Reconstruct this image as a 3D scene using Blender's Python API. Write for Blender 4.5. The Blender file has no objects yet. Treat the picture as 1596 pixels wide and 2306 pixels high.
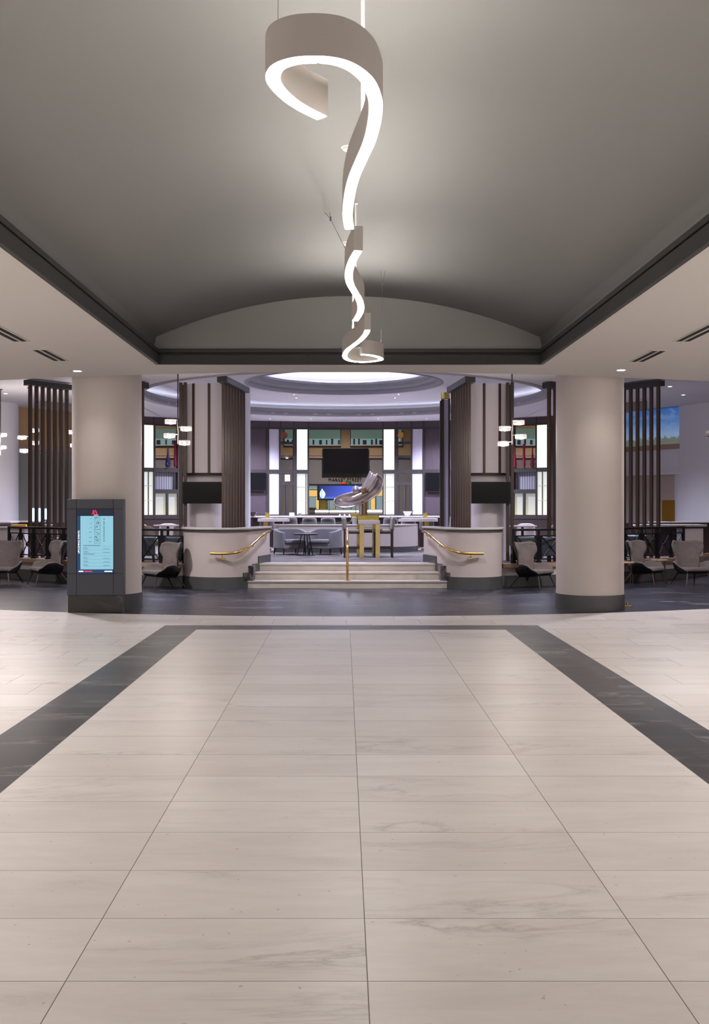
import bpy, bmesh, math, random
from mathutils import Vector, Matrix
random.seed(7)
sc = bpy.context.scene
COL = sc.collection
PI = math.pi
F = 2232.0; U0 = 774.0; V0 = 1141.0; EYE = 1.55
R_ = math.radians

def P(u, v, Y):
    return Vector(((u-U0)/F*Y, Y, EYE+(V0-v)/F*Y))
def XU(u, Y): return (u-U0)/F*Y
def ZV(v, Y): return EYE+(V0-v)/F*Y
def ray_circle(u, cx, cy, r, near):
    a = (u-U0)/F
    A = 1+a*a; B = -2*(a*cx+cy); Cc = cx*cx+cy*cy-r*r
    D = max(B*B-4*A*Cc, 0)**.5
    Y = (-B-D)/(2*A) if near else (-B+D)/(2*A)
    return a*Y, Y

# ------------------------------------------------------------------ materials
def lin(c):
    c = c/255.0
    return c/12.92 if c <= .04045 else ((c+.055)/1.055)**2.4
def rgb(r, g, b): return (lin(r), lin(g), lin(b), 1)

def nodes(name):
    m = bpy.data.materials.new(name); m.use_nodes = True
    nt = m.node_tree; b = nt.nodes['Principled BSDF']
    return m, nt, b
def N(nt, t, **kw):
    n = nt.nodes.new(t)
    for k, v in kw.items():
        if hasattr(n, k): setattr(n, k, v)
        else: n.inputs[k].default_value = v
    return n
def mix(nt, fac, a, b):
    n = nt.nodes.new('ShaderNodeMix'); n.data_type = 'RGBA'
    for i, x in ((0, fac), (6, a), (7, b)):
        if isinstance(x, bpy.types.NodeSocket): nt.links.new(x, n.inputs[i])
        else: n.inputs[i].default_value = x
    return n.outputs[2]
def mth(nt, op, a, b=0.0, c=None):
    n = nt.nodes.new('ShaderNodeMath'); n.operation = op
    for i, x in enumerate((a, b) if c is None else (a, b, c)):
        if isinstance(x, bpy.types.NodeSocket): nt.links.new(x, n.inputs[i])
        else: n.inputs[i].default_value = x
    return n.outputs[0]
def ramp(nt, fac, stops):
    n = nt.nodes.new('ShaderNodeValToRGB')
    while len(n.color_ramp.elements) < len(stops): n.color_ramp.elements.new(.5)
    for e, (p, c) in zip(n.color_ramp.elements, stops):
        e.position = p; e.color = c if len(c) == 4 else (*c, 1)
    nt.links.new(fac, n.inputs[0])
    return n.outputs[0]
def coords(nt, scale=(1, 1, 1), rot=(0, 0, 0), loc=(0, 0, 0), kind='Object'):
    t = nt.nodes.new('ShaderNodeTexCoord'); mp = nt.nodes.new('ShaderNodeMapping')
    mp.inputs['Scale'].default_value = scale; mp.inputs['Rotation'].default_value = rot; mp.inputs['Location'].default_value = loc
    nt.links.new(t.outputs[kind], mp.inputs[0])
    return mp.outputs[0]
def noise(nt, co, scale, detail=4, rough=.55, dist=0.0):
    n = nt.nodes.new('ShaderNodeTexNoise')
    nt.links.new(co, n.inputs['Vector'])
    n.inputs['Scale'].default_value = scale; n.inputs['Detail'].default_value = detail
    n.inputs['Roughness'].default_value = rough; n.inputs['Distortion'].default_value = dist
    return n.outputs['Fac']
def scal(c, k): return (min(c[0]*k, 1), min(c[1]*k, 1), min(c[2]*k, 1), 1)

def mat(name, c, rough=.6, metal=0.0, var=.06, nscale=6, bump=0.0, bscale=60, stretch=(1, 1, 1), spec=None):
    m, nt, b = nodes(name)
    co = coords(nt, stretch)
    f = noise(nt, co, nscale, 4)
    nt.links.new(mix(nt, f, scal(c, 1-var), scal(c, 1+var)), b.inputs['Base Color'])
    b.inputs['Roughness'].default_value = rough; b.inputs['Metallic'].default_value = metal
    if spec is not None: b.inputs['Specular IOR Level'].default_value = spec
    if bump:
        bn = nt.nodes.new('ShaderNodeBump'); bn.inputs['Strength'].default_value = bump; bn.inputs['Distance'].default_value = .01
        nt.links.new(noise(nt, co, bscale, 3), bn.inputs['Height']); nt.links.new(bn.outputs[0], b.inputs['Normal'])
    return m
def emit(name, c, strength, base=(.8, .8, .8, 1)):
    m, nt, b = nodes(name)
    b.inputs['Base Color'].default_value = base
    b.inputs['Emission Color'].default_value = c
    b.inputs['Emission Strength'].default_value = strength
    b.inputs['Roughness'].default_value = .4
    return m
def wood(name, c1, c2, axis='Z', scale=14, rough=.45):
    m, nt, b = nodes(name)
    st = {'Z': (1, 1, .06), 'X': (.06, 1, 1), 'Y': (1, .06, 1)}[axis]
    co = coords(nt, st)
    f = noise(nt, co, scale, 6, .6, .4)
    f2 = noise(nt, co, scale*4, 3)
    nt.links.new(mix(nt, mth(nt, 'ADD', mth(nt, 'MULTIPLY', f, .75), mth(nt, 'MULTIPLY', f2, .25)), c1, c2), b.inputs['Base Color'])
    b.inputs['Roughness'].default_value = rough
    return m
def fabric(name, c, scale=220, var=.22, rough=.9):
    m, nt, b = nodes(name)
    co = coords(nt)
    f = noise(nt, co, scale, 2); f2 = noise(nt, co, 7, 3)
    k = mth(nt, 'ADD', mth(nt, 'MULTIPLY', f, .8), mth(nt, 'MULTIPLY', f2, .2))
    nt.links.new(ramp(nt, k, [(.35, scal(c, 1-var)), (.65, scal(c, 1+var))]), b.inputs['Base Color'])
    b.inputs['Roughness'].default_value = rough; b.inputs['Specular IOR Level'].default_value = .15
    bn = nt.nodes.new('ShaderNodeBump'); bn.inputs['Strength'].default_value = .35; bn.inputs['Distance'].default_value = .004
    nt.links.new(f, bn.inputs['Height']); nt.links.new(bn.outputs[0], b.inputs['Normal'])
    b.inputs['Sheen Weight'].default_value = .15
    return m

def tiles(name, c_lo, c_hi, vein, joint, tw, td, x0, y0, stagger, vein_amt, rough, jw=.003, fleck=None, vscale=1.0, plate_rows=False):
    """stone tiles laid in rows along X; veins run diagonally and every tile has its own tone"""
    m, nt, b = nodes(name)
    t = nt.nodes.new('ShaderNodeTexCoord'); sp = nt.nodes.new('ShaderNodeSeparateXYZ')
    nt.links.new(t.outputs['Object'], sp.inputs[0])
    gy = mth(nt, 'DIVIDE', mth(nt, 'SUBTRACT', sp.outputs[1], y0), td)
    row = mth(nt, 'FLOOR', gy)
    gx = mth(nt, 'DIVIDE', mth(nt, 'SUBTRACT', sp.outputs[0], x0), tw)
    if stagger: gx = mth(nt, 'ADD', gx, mth(nt, 'MULTIPLY', row, stagger))
    colm = mth(nt, 'FLOOR', gx)
    fx = mth(nt, 'FRACT', gx); fy = mth(nt, 'FRACT', gy)
    ex = mth(nt, 'MULTIPLY', mth(nt, 'MINIMUM', fx, mth(nt, 'SUBTRACT', 1.0, fx)), tw)
    ey = mth(nt, 'MULTIPLY', mth(nt, 'MINIMUM', fy, mth(nt, 'SUBTRACT', 1.0, fy)), td)
    e = mth(nt, 'MINIMUM', ex, mth(nt, 'MULTIPLY', ey, 1.15))
    jm = mth(nt, 'LESS_THAN', e, jw)
    cmb = nt.nodes.new('ShaderNodeCombineXYZ'); nt.links.new(colm, cmb.inputs[0]); nt.links.new(row, cmb.inputs[1])
    wn = nt.nodes.new('ShaderNodeTexWhiteNoise'); wn.noise_dimensions = '2D'; nt.links.new(cmb.outputs[0], wn.inputs['Vector'])
    # per-tile offset of the vein field
    va = nt.nodes.new('ShaderNodeVectorMath'); va.operation = 'MULTIPLY_ADD'
    nt.links.new(wn.outputs['Color'], va.inputs[0]); va.inputs[1].default_value = (9, 9, 9); nt.links.new(t.outputs['Object'], va.inputs[2])
    mp = nt.nodes.new('ShaderNodeMapping'); mp.inputs['Rotation'].default_value = (0, 0, R_(-32)); mp.inputs['Scale'].default_value = (.45*vscale, 1.9*vscale, 1)
    nt.links.new(va.outputs[0], mp.inputs[0])
    n1 = noise(nt, mp.outputs[0], 1.6, 9, .62, .8)
    v1 = mth(nt, 'ABSOLUTE', mth(nt, 'SUBTRACT', n1, .5))
    vm = ramp(nt, v1, [(0, (1, 1, 1)), (.012, (.45, .45, .45)), (.045, (0, 0, 0))])
    gate = ramp(nt, noise(nt, mp.outputs[0], 1.1, 3), [(.50, (0, 0, 0)), (.68, (1, 1, 1))])
    n2 = noise(nt, mp.outputs[0], 2.6, 8, .7, .3)
    body = ramp(nt, mth(nt, 'ADD', mth(nt, 'MULTIPLY', n2, .8), mth(nt, 'MULTIPLY', wn.outputs['Value'], .2)), [(.35, c_lo), (.65, c_hi)])
    vf = mth(nt, 'MULTIPLY', mth(nt, 'MULTIPLY', vm, gate), vein_amt)
    c = mix(nt, vf, body, vein)
    if fleck:
        n3 = noise(nt, va.outputs[0], 26, 2, .5)
        fm = ramp(nt, n3, [(.73, (0, 0, 0)), (.76, (1, 1, 1))])
        c = mix(nt, mth(nt, 'MULTIPLY', fm, .5), c, fleck)
    c = mix(nt, mth(nt, 'MULTIPLY', jm, .85), c, joint)
    nt.links.new(c, b.inputs['Base Color'])
    r = mth(nt, 'ADD', mth(nt, 'MULTIPLY', n2, .12), rough-.06)
    nt.links.new(mth(nt, 'ADD', r, mth(nt, 'MULTIPLY', jm, .3)), b.inputs['Roughness'])
    bn = nt.nodes.new('ShaderNodeBump'); bn.inputs['Strength'].default_value = .05; bn.inputs['Distance'].default_value = .003
    nt.links.new(noise(nt, t.outputs['Object'], 3.5, 2), bn.inputs['Height']); nt.links.new(bn.outputs[0], b.inputs['Normal'])
    return m

TW = .986; TD = .493
M = {}
M['tile'] = tiles('cream_marble_tile', rgb(193, 185, 178), rgb(208, 201, 195), rgb(118, 108, 102), rgb(70, 58, 50), TW, TD, .0775, 3.731, 0, .5, .36, .0019, rgb(120, 108, 98))
M['tile_side'] = tiles('cream_marble_side_tile', rgb(191, 183, 176), rgb(205, 198, 192), rgb(120, 110, 104), rgb(110, 98, 90), TW, TD, .3, 3.731, .33, .7, .36, .0022)
M['band'] = tiles('charcoal_marble_band', rgb(42, 40, 42), rgb(60, 57, 58), rgb(170, 162, 155), rgb(120, 112, 105), .47, .493, -1.858, 3.731, 0, .75, .38, .0016, None, 1.6)
M['dark_tile'] = tiles('dark_slate_marble', rgb(23, 23, 30), rgb(41, 41, 53), rgb(135, 134, 150), rgb(92, 90, 100), .9, .45, .2, 3.7, .37, .9, .3, .0022, None, 1.4)
M['carpet'] = None
def carpet():
    m, nt, b = nodes('striped_carpet')
    co = coords(nt, (.5, 3.2, 1))
    f = noise(nt, co, 1.7, 5, .6, .9)
    c = ramp(nt, f, [(.38, rgb(58, 52, 54)), (.47, rgb(120, 112, 110)), (.53, rgb(72, 66, 70)), (.62, rgb(138, 130, 128))])
    nt.links.new(c, b.inputs['Base Color']); b.inputs['Roughness'].default_value = .95
    return m
M['carpet'] = carpet()
M['soffit'] = mat('warm_white_ceiling_paint', rgb(196, 190, 184), .8, var=.015, nscale=2)
M['vault'] = mat('warm_grey_vault_paint', rgb(133, 131, 128), .8, var=.02, nscale=1.5)
M['trim'] = mat('charcoal_crown_paint', rgb(52, 51, 50), .6, var=.03)
M['trim_line'] = mat('black_shadow_gap', rgb(20, 19, 18), .8)
M['lilac'] = mat('white_ceiling_paint', rgb(212, 210, 214), .8, var=.01)
M['ringgrey'] = mat('grey_ring_paint', rgb(150, 148, 155), .7, var=.01)
M['column'] = mat('taupe_wallcovering', rgb(204, 194, 188), .5, var=.03, nscale=3, bump=.05, bscale=160)
M['white_fabric'] = mat('pale_woven_wallcovering', rgb(222, 214, 217), .8, var=.04, nscale=30, bump=.06, bscale=120)
M['base'] = mat('graphite_metal_base', rgb(88, 88, 88), .38, .3, var=.05, nscale=4)
M['halfwall'] = mat('beige_textured_wall', rgb(196, 184, 178), .7, var=.03, nscale=20, bump=.1, bscale=90)
M['stone_top'] = mat('polished_stone_top', rgb(196, 188, 184), .2, var=.05, nscale=5)
M['step'] = tiles('cream_stone_step', rgb(190, 180, 170), rgb(212, 203, 193), rgb(150, 140, 130), rgb(190, 180, 170), 3.0, 3.0, -1.5, 0, 0, .35, .3, .0005)
M['dwood'] = wood('dark_walnut_slats', rgb(40, 29, 24), rgb(94, 73, 61), 'Z', 10, .45)
M['pwood'] = wood('plum_ribbed_wood', rgb(46, 37, 42), rgb(76, 62, 70), 'Z', 34, .5)
M['frame'] = mat('bronze_frame', rgb(40, 33, 31), .55, .0, var=.06)
M['cap'] = mat('charcoal_cap_metal', rgb(60, 60, 62), .45, .2)
M['black'] = mat('matte_black', rgb(14, 13, 15), .5)
M['screenoff'] = mat('dark_glass_screen', rgb(7, 6, 9), .3, var=.3, nscale=2, spec=.25)
M['rail'] = mat('blackened_steel', rgb(34, 33, 37), .4, .6)
M['oak'] = wood('honey_oak_cap', rgb(142, 112, 86), rgb(178, 148, 118), 'X', 8)
M['brass'] = mat('polished_brass', rgb(226, 186, 108), .2, 1.0, var=.08, nscale=9)
M['brasspale'] = mat('pale_polished_brass', rgb(226, 200, 138), .24, .95, var=.25, nscale=5, bump=.25, bscale=9)
M['brassbox'] = mat('hammered_brass', rgb(196, 176, 96), .22, 1.0, var=.25, nscale=30, bump=.4, bscale=40)
M['silver'] = mat('polished_nickel', rgb(216, 207, 207), .2, .93, var=.05, nscale=3)
M['bronze'] = mat('satin_bronze', rgb(150, 120, 96), .25, 1.0)
M['chairfab'] = fabric('taupe_tweed', rgb(112, 103, 99), 130, .34)
M['club'] = fabric('grey_velvet', rgb(120, 118, 122), 160, .14)
M['stoolfab'] = fabric('stone_grey_upholstery', rgb(150, 142, 136), 160, .1)
M['dinefab'] = fabric('dark_grey_chair_fabric', rgb(66, 60, 60), 160, .1)
M['shell'] = mat('black_leather_shell', rgb(17, 15, 16), .45, bump=.05)
M['leg'] = wood('walnut_leg', rgb(40, 28, 24), rgb(66, 48, 41), 'Z', 20)
M['darkleg'] = wood('espresso_wood', rgb(34, 22, 20), rgb(58, 40, 36), 'Z', 20)
M['leather'] = mat('slate_leather', rgb(66, 74, 82), .35, bump=.06, bscale=80)
M['kiosk'] = mat('graphite_kiosk_panel', rgb(74, 76, 86), .42, .2, var=.03)
M['kioskbase'] = tiles('black_marble_base', rgb(36, 33, 31), rgb(52, 48, 46), rgb(140, 128, 118), rgb(36, 33, 31), 5, 5, -7, -2, 0, .8, .18, .0001, None, 1.3)
M['white'] = mat('white_metal', rgb(225, 222, 216), .35, var=.01)
M['lampbody'] = mat('warm_white_anodised', rgb(188, 180, 172), .5, var=.015)
M['glasspane'] = None
def glass(name, c, rough=.05, alpha=.35):
    m, nt, b = nodes(name)
    b.inputs['Base Color'].default_value = c; b.inputs['Roughness'].default_value = rough
    b.inputs['Transmission Weight'].default_value = .9; b.inputs['IOR'].default_value = 1.3
    return m
M['lampglass'] = emit('lit_clear_glass_shade', (1, .9, .9, 1), .12, (.30, .28, .29, 1))
M['lampglass'].node_tree.nodes['Principled BSDF'].inputs['Alpha'].default_value = .3
M['lampglass'].node_tree.nodes['Principled BSDF'].inputs['Roughness'].default_value = .15
M['bulb'] = emit('glowing_bulb', (1, .9, .84, 1), 70)
M['led'] = emit('warm_white_led', (1, .965, .93, 1), 30)
M['ledup'] = emit('warm_white_uplight', (1, .96, .92, 1), 75)
M['cove'] = emit('lilac_cove_light', (.78, .80, 1, 1), 14)
M['cove2'] = emit('soft_lilac_cove_light', (.80, .82, 1, 1), 5)
M['down'] = emit('downlight_lens', (1, .95, .9, 1), 30)
M['dimdown'] = emit('dim_spot_lens', (1, .95, .95, 1), 4)
M['lum'] = None
def lum(name, ctop, cbot, s1, s2, z0, z1):
    # backlit panel: the lamp behind it sits nearer one end
    m, nt, b = nodes(name)
    g = nt.nodes.new('ShaderNodeNewGeometry'); sp = nt.nodes.new('ShaderNodeSeparateXYZ'); nt.links.new(g.outputs['Position'], sp.inputs[0])
    f = mth(nt, 'DIVIDE', mth(nt, 'SUBTRACT', sp.outputs[2], z0), z1-z0)
    nt.links.new(mix(nt, f, cbot, ctop), b.inputs['Emission Color'])
    nt.links.new(mth(nt, 'ADD', s1, mth(nt, 'MULTIPLY', f, s2-s1)), b.inputs['Emission Strength'])
    b.inputs['Base Color'].default_value = (.18, .18, .18, 1); b.inputs['Roughness'].default_value = .3
    return m
M['lum'] = lum('backlit_white_panel', (1, .99, .95, 1), (1, .99, .96, 1), 1.0, 1.0, 2.6, 3.9)
M['lumlow'] = lum('backlit_glass_shelf_panel', (.8, .86, .8, 1), (1, .96, .86, 1), .68, .52, 1.3, 2.5)
M['frost'] = lum('frosted_lit_glass', (.62, .66, .6, 1), (.8, .76, .5, 1), .5, .28, 1.3, 1.95)
M['lumwarm'] = lum('backlit_cream_panel', (.92, 1, .86, 1), (1, 1, .93, 1), .95, .8, 2.6, 3.9)
M['whitepanel'] = mat('white_lacquer_panel', rgb(180, 177, 190), .5, var=.01)
M['tan'] = mat('tan_plaster', rgb(176, 146, 104), .7, var=.03)
M['tantrim'] = wood('brown_chair_rail', rgb(150, 122, 104), rgb(176, 146, 126), 'X', 4)
M['grey'] = mat('warm_grey_plaster', rgb(128, 122, 116), .75, var=.02)
M['sage'] = mat('sage_grey_plaster', rgb(132, 136, 132), .75, var=.02)
M['beige'] = mat('beige_plaster', rgb(176, 160, 148), .75, var=.02)
M['gold'] = mat('gold_lift_door_metal', rgb(150, 108, 32), .4, .6, var=.08)
M['letters'] = mat('aged_brass_letters', rgb(96, 80, 58), .4, .7)
M['curtain'] = None
def curtain():
    m, nt, b = nodes('grey_sheer_curtain')
    co = coords(nt)
    w = nt.nodes.new('ShaderNodeTexWave'); w.inputs['Scale'].default_value = 5; w.inputs['Distortion'].default_value = .4
    nt.links.new(co, w.inputs[0])
    nt.links.new(mix(nt, w.outputs['Fac'], rgb(96, 94, 100), rgb(150, 148, 156)), b.inputs['Base Color'])
    b.inputs['Roughness'].default_value = .8
    return m
M['curtain'] = curtain()
def skypic():
    m, nt, b = nodes('blue_sky_photo_print')
    g = nt.nodes.new('ShaderNodeNewGeometry'); sp = nt.nodes.new('ShaderNodeSeparateXYZ'); nt.links.new(g.outputs['Position'], sp.inputs[0])
    co = coords(nt, (1, 1, 2.4))
    f = mth(nt, 'DIVIDE', mth(nt, 'SUBTRACT', sp.outputs[2], 3.31), 1.02)
    base = ramp(nt, f, [(0, rgb(185, 205, 225)), (.3, rgb(150, 185, 222)), (.6, rgb(98, 144, 205)), (1, rgb(62, 112, 190))])
    cl = ramp(nt, noise(nt, co, 1.8, 7, .6), [(.5, (0, 0, 0)), (.75, (.7, .7, .7))])
    c = mix(nt, cl, base, rgb(170, 195, 225))
    n = noise(nt, coords(nt), 9, 8, .75)
    h = mth(nt, 'LESS_THAN', f, mth(nt, 'SUBTRACT', mth(nt, 'MULTIPLY', n, .55), .08))
    tr = mix(nt, noise(nt, coords(nt), 60, 3), rgb(50, 58, 40), rgb(150, 150, 110))
    c = mix(nt, mth(nt, 'MULTIPLY', h, .85), c, tr)
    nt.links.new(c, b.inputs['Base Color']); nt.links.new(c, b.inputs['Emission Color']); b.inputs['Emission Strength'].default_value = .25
    b.inputs['Roughness'].default_value = .5
    return m
M['skypic'] = skypic()
M['teal'] = emit('teal_lit_office_ceiling', rgb(108, 134, 122), .3, rgb(44, 54, 50))
M['teallow'] = emit('pale_lit_office_glass', rgb(130, 160, 162), .45, rgb(40, 50, 50))
M['bluescreen'] = emit('blue_display', rgb(30, 60, 190), .9, rgb(5, 5, 20))
M['kscreen'] = emit('pale_blue_display', rgb(140, 196, 214), .72, rgb(10, 10, 12))
M['knavy'] = emit('navy_display', rgb(22, 66, 110), .6, rgb(5, 5, 10))
M['kdark'] = emit('midnight_display', rgb(12, 24, 48), .7, rgb(5, 5, 10))
M['kred'] = emit('red_display', rgb(240, 40, 80), 1.0, rgb(60, 5, 10))
M['kwhite'] = emit('white_display', rgb(235, 240, 245), 1.0)
M['kink'] = emit('ink_display', rgb(60, 92, 108), .5, rgb(10, 20, 30))
M['cyan'] = emit('bright_cyan_display', rgb(170, 215, 255), 2.2)
M['bluebright'] = emit('royal_blue_display', rgb(0, 90, 220), 1.0)
M['yellow'] = emit('lit_yellow_shopfront', rgb(215, 182, 112), .55, rgb(180, 140, 60))
M['shopgrey'] = emit('lit_blue_grey_shopfront', rgb(120, 145, 150), .55, rgb(90, 100, 100))
M['striplight'] = emit('white_strip_light', (1, .98, .92, 1), 1.4)
M['vase_red'] = mat('ruby_glass', rgb(110, 22, 36), .12, var=.3, nscale=20)
M['vase_pink'] = mat('magenta_glass', rgb(150, 36, 62), .12, var=.3, nscale=20)
M['vase_purple'] = mat('violet_glass', rgb(44, 36, 74), .12, var=.4, nscale=25)
M['plaque'] = mat('terracotta_disc', rgb(110, 50, 32), .5, var=.3, nscale=40)
M['plaque2'] = mat('ochre_disc', rgb(170, 118, 46), .4, var=.3, nscale=40)
M['paper'] = mat('white_card', rgb(225, 228, 240), .6, var=.01)
M['mag'] = mat('yellow_magazine_cover', rgb(200, 150, 50), .5, var=.2, nscale=12)
M['plant'] = mat('leafy_green', rgb(70, 90, 50), .6, var=.4, nscale=30)
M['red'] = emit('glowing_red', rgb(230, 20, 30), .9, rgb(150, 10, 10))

# ------------------------------------------------------------------ mesh helpers
class MB:
    def __init__(s): s.b = bmesh.new()
    def quad(s, *pts):
        vs = [s.b.verts.new(p) for p in pts]
        s.b.faces.new(vs); return vs
    def box(s, x0, x1, y0, y1, z0, z1):
        p = [s.b.verts.new((x, y, z)) for z in (z0, z1) for x, y in ((x0, y0), (x1, y0), (x1, y1), (x0, y1))]
        for f in ((3, 2, 1, 0), (4, 5, 6, 7), (0, 1, 5, 4), (1, 2, 6, 5), (2, 3, 7, 6), (3, 0, 4, 7)):
            s.b.faces.new([p[i] for i in f])
        return s
    def obox(s, c, size, rz=0, rx=0, ry=0):
        n = len(s.b.verts)
        s.box(-size[0]/2, size[0]/2, -size[1]/2, size[1]/2, -size[2]/2, size[2]/2)
        s.b.verts.ensure_lookup_table()
        mt = Matrix.Translation(c) @ Matrix.Rotation(rz, 4, 'Z') @ Matrix.Rotation(rx, 4, 'X') @ Matrix.Rotation(ry, 4, 'Y')
        for v in s.b.verts[n:]: v.co = mt @ v.co
        return s
    def hexa(s, q0, q1):
        a = [s.b.verts.new(p) for p in q0]; b = [s.b.verts.new(p) for p in q1]
        n = len(a)
        s.b.faces.new(a[::-1]); s.b.faces.new(b)
        for i in range(n): s.b.faces.new((a[i], a[(i+1) % n], b[(i+1) % n], b[i]))
        return s
    def prism(s, pts, z0, z1):
        return s.hexa([(x, y, z0) for x, y in pts], [(x, y, z1) for x, y in pts])
    def lathe(s, prof, c=(0, 0, 0), n=32, cap=True):
        rings = []
        for r, z in prof:
            rings.append([s.b.verts.new((c[0]+max(r, 1e-4)*math.cos(2*PI*i/n), c[1]+max(r, 1e-4)*math.sin(2*PI*i/n), c[2]+z)) for i in range(n)])
        for a, b in zip(rings, rings[1:]):
            for i in range(n): s.b.faces.new((a[i], a[(i+1) % n], b[(i+1) % n], b[i]))
        if cap:
            s.b.faces.new(rings[0][::-1]); s.b.faces.new(rings[-1])
        return s
    def tube(s, pts, r, n=10, r1=None):
        pts = [Vector(p) for p in pts]; rings = []
        up = None
        for i, p in enumerate(pts):
            t = (pts[min(i+1, len(pts)-1)]-pts[max(i-1, 0)]).normalized()
            if up is None:
                up = Vector((0, 0, 1)) if abs(t.z) < .9 else Vector((1, 0, 0))
            a = t.cross(up).normalized(); b2 = a.cross(t).normalized(); up = b2
            rr = r if r1 is None else r+(r1-r)*i/(len(pts)-1)
            rings.append([s.b.verts.new(p+rr*(math.cos(2*PI*k/n)*a+math.sin(2*PI*k/n)*b2)) for k in range(n)])
        for A, B in zip(rings, rings[1:]):
            for i in range(n): s.b.faces.new((A[i], A[(i+1) % n], B[(i+1) % n], B[i]))
        s.b.faces.new(rings[0][::-1]); s.b.faces.new(rings[-1])
        return s
    def ring(s, cx, cy, r0, r1, z0, z1, a0=0, a1=2*PI, n=72):
        """solid annular sector"""
        full = abs(a1-a0-2*PI) < 1e-6
        cols = []
        for i in range(n+(0 if full else 1)):
            a = a0+(a1-a0)*i/n; c_, s_ = math.cos(a), math.sin(a)
            cols.append([s.b.verts.new((cx+r*c_, cy+r*s_, z)) for r, z in ((r0, z0), (r1, z0), (r1, z1), (r0, z1))])
        m = len(cols)
        for i in range(m if full else m-1):
            A, B = cols[i], cols[(i+1) % m]
            for k in range(4): s.b.faces.new((A[k], B[k], B[(k+1) % 4], A[(k+1) % 4]))
        if not full:
            s.b.faces.new(cols[0]); s.b.faces.new(cols[-1][::-1])
        return s
    def grid(s, fn, nu, nv):
        g = [[s.b.verts.new(fn(i/nu, j/nv)) for j in range(nv+1)] for i in range(nu+1)]
        for i in range(nu):
            for j in range(nv): s.b.faces.new((g[i][j], g[i+1][j], g[i+1][j+1], g[i][j+1]))
        return s
    def path_wall(s, path, th, z0, z1, closed=False):
        """a wall of thickness th to the left of a plan path; z0/z1 numbers or functions of t"""
        n = len(path); L = []
        for i, p in enumerate(path):
            q0 = Vector(path[max(i-1, 0)]); q1 = Vector(path[min(i+1, n-1)])
            t = (q1-q0).normalized(); nn = Vector((-t.y, t.x))
            a = Vector(p); b = a+nn*th; k = i/(n-1)
            zz0 = z0(k) if callable(z0) else z0; zz1 = z1(k) if callable(z1) else z1
            L.append([s.b.verts.new((q.x, q.y, z)) for q, z in ((a, zz0), (b, zz0), (b, zz1), (a, zz1))])
        for A, B in zip(L, L[1:]):
            for k in range(4): s.b.faces.new((A[k], B[k], B[(k+1) % 4], A[(k+1) % 4]))
        s.b.faces.new(L[0]); s.b.faces.new(L[-1][::-1])
        return s
    def build(s, name, m, parent=None, world=True, smooth=False, bevel=0, solid=None, sub=0, kind=None, label=None, origin=None):
        bmesh.ops.recalc_face_normals(s.b, faces=s.b.faces)
        me = bpy.data.meshes.new(name); 
        if parent is not None and world:
            inv = parent.get('_mat_inv') or parent.parent['_mat_inv']
            inv = Matrix([inv[i*4:i*4+4] for i in range(4)])
            bmesh.ops.transform(s.b, matrix=inv, verts=s.b.verts)
        loc = Vector((0, 0, 0))
        if parent is None and origin != 'world':
            xs = [v.co.x for v in s.b.verts]; ys = [v.co.y for v in s.b.verts]; zs = [v.co.z for v in s.b.verts]
            loc = Vector(((min(xs)+max(xs))/2, (min(ys)+max(ys))/2, min(zs)))
            bmesh.ops.translate(s.b, vec=-loc, verts=s.b.verts)
        s.b.to_mesh(me); s.b.free()
        if smooth:
            for p in me.polygons: p.use_smooth = True
            try: me.set_sharp_from_angle(angle=R_(38))
            except Exception: pass
        ms = m if isinstance(m, (list, tuple)) else [m]
        for x in ms: me.materials.append(x)
        o = bpy.data.objects.new(name, me); COL.objects.link(o); o.location = loc
        if parent is not None: o.parent = parent
        if solid:
            md = o.modifiers.new('thickness', 'SOLIDIFY'); md.thickness = solid[0]; md.offset = solid[1]
        if bevel:
            md = o.modifiers.new('bevel', 'BEVEL'); md.width = bevel; md.segments = 2; md.limit_method = 'ANGLE'
        if sub:
            md = o.modifiers.new('sub', 'SUBSURF'); md.levels = sub; md.render_levels = sub
        if kind: o['kind'] = kind
        if label: o['label'] = label
        return o

def tag(o, label=None, cat=None, group=None, kind=None):
    if label: o['label'] = label
    if cat: o['category'] = cat
    if group: o['group'] = group
    if kind: o['kind'] = kind
    return o
def root(name, loc, label, cat, group=None, rz=0.0):
    o = bpy.data.objects.new(name, None); COL.objects.link(o)
    o.location = loc; o.rotation_euler = (0, 0, rz); o.empty_display_size = .1
    mt = (Matrix.Translation(loc) @ Matrix.Rotation(rz, 4, 'Z')).inverted()
    o['_mat_inv'] = [mt[i][j] for i in range(4) for j in range(4)]
    return tag(o, label, cat, group)
def dup(src, loc, rz=0.0, label=None, group=None):
    r = src.copy(); COL.objects.link(r); r.location = loc; r.rotation_euler = (0, 0, rz)
    if label: r['label'] = label
    if group: r['group'] = group
    for ch in list(src.children):
        c = ch.copy(); COL.objects.link(c); c.parent = r
        for g in list(ch.children):
            d = g.copy(); COL.objects.link(d); d.parent = c
    return r
def struct(name, m, mat_, **kw):
    return m.build(name, mat_, kind='structure', **kw)
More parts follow.
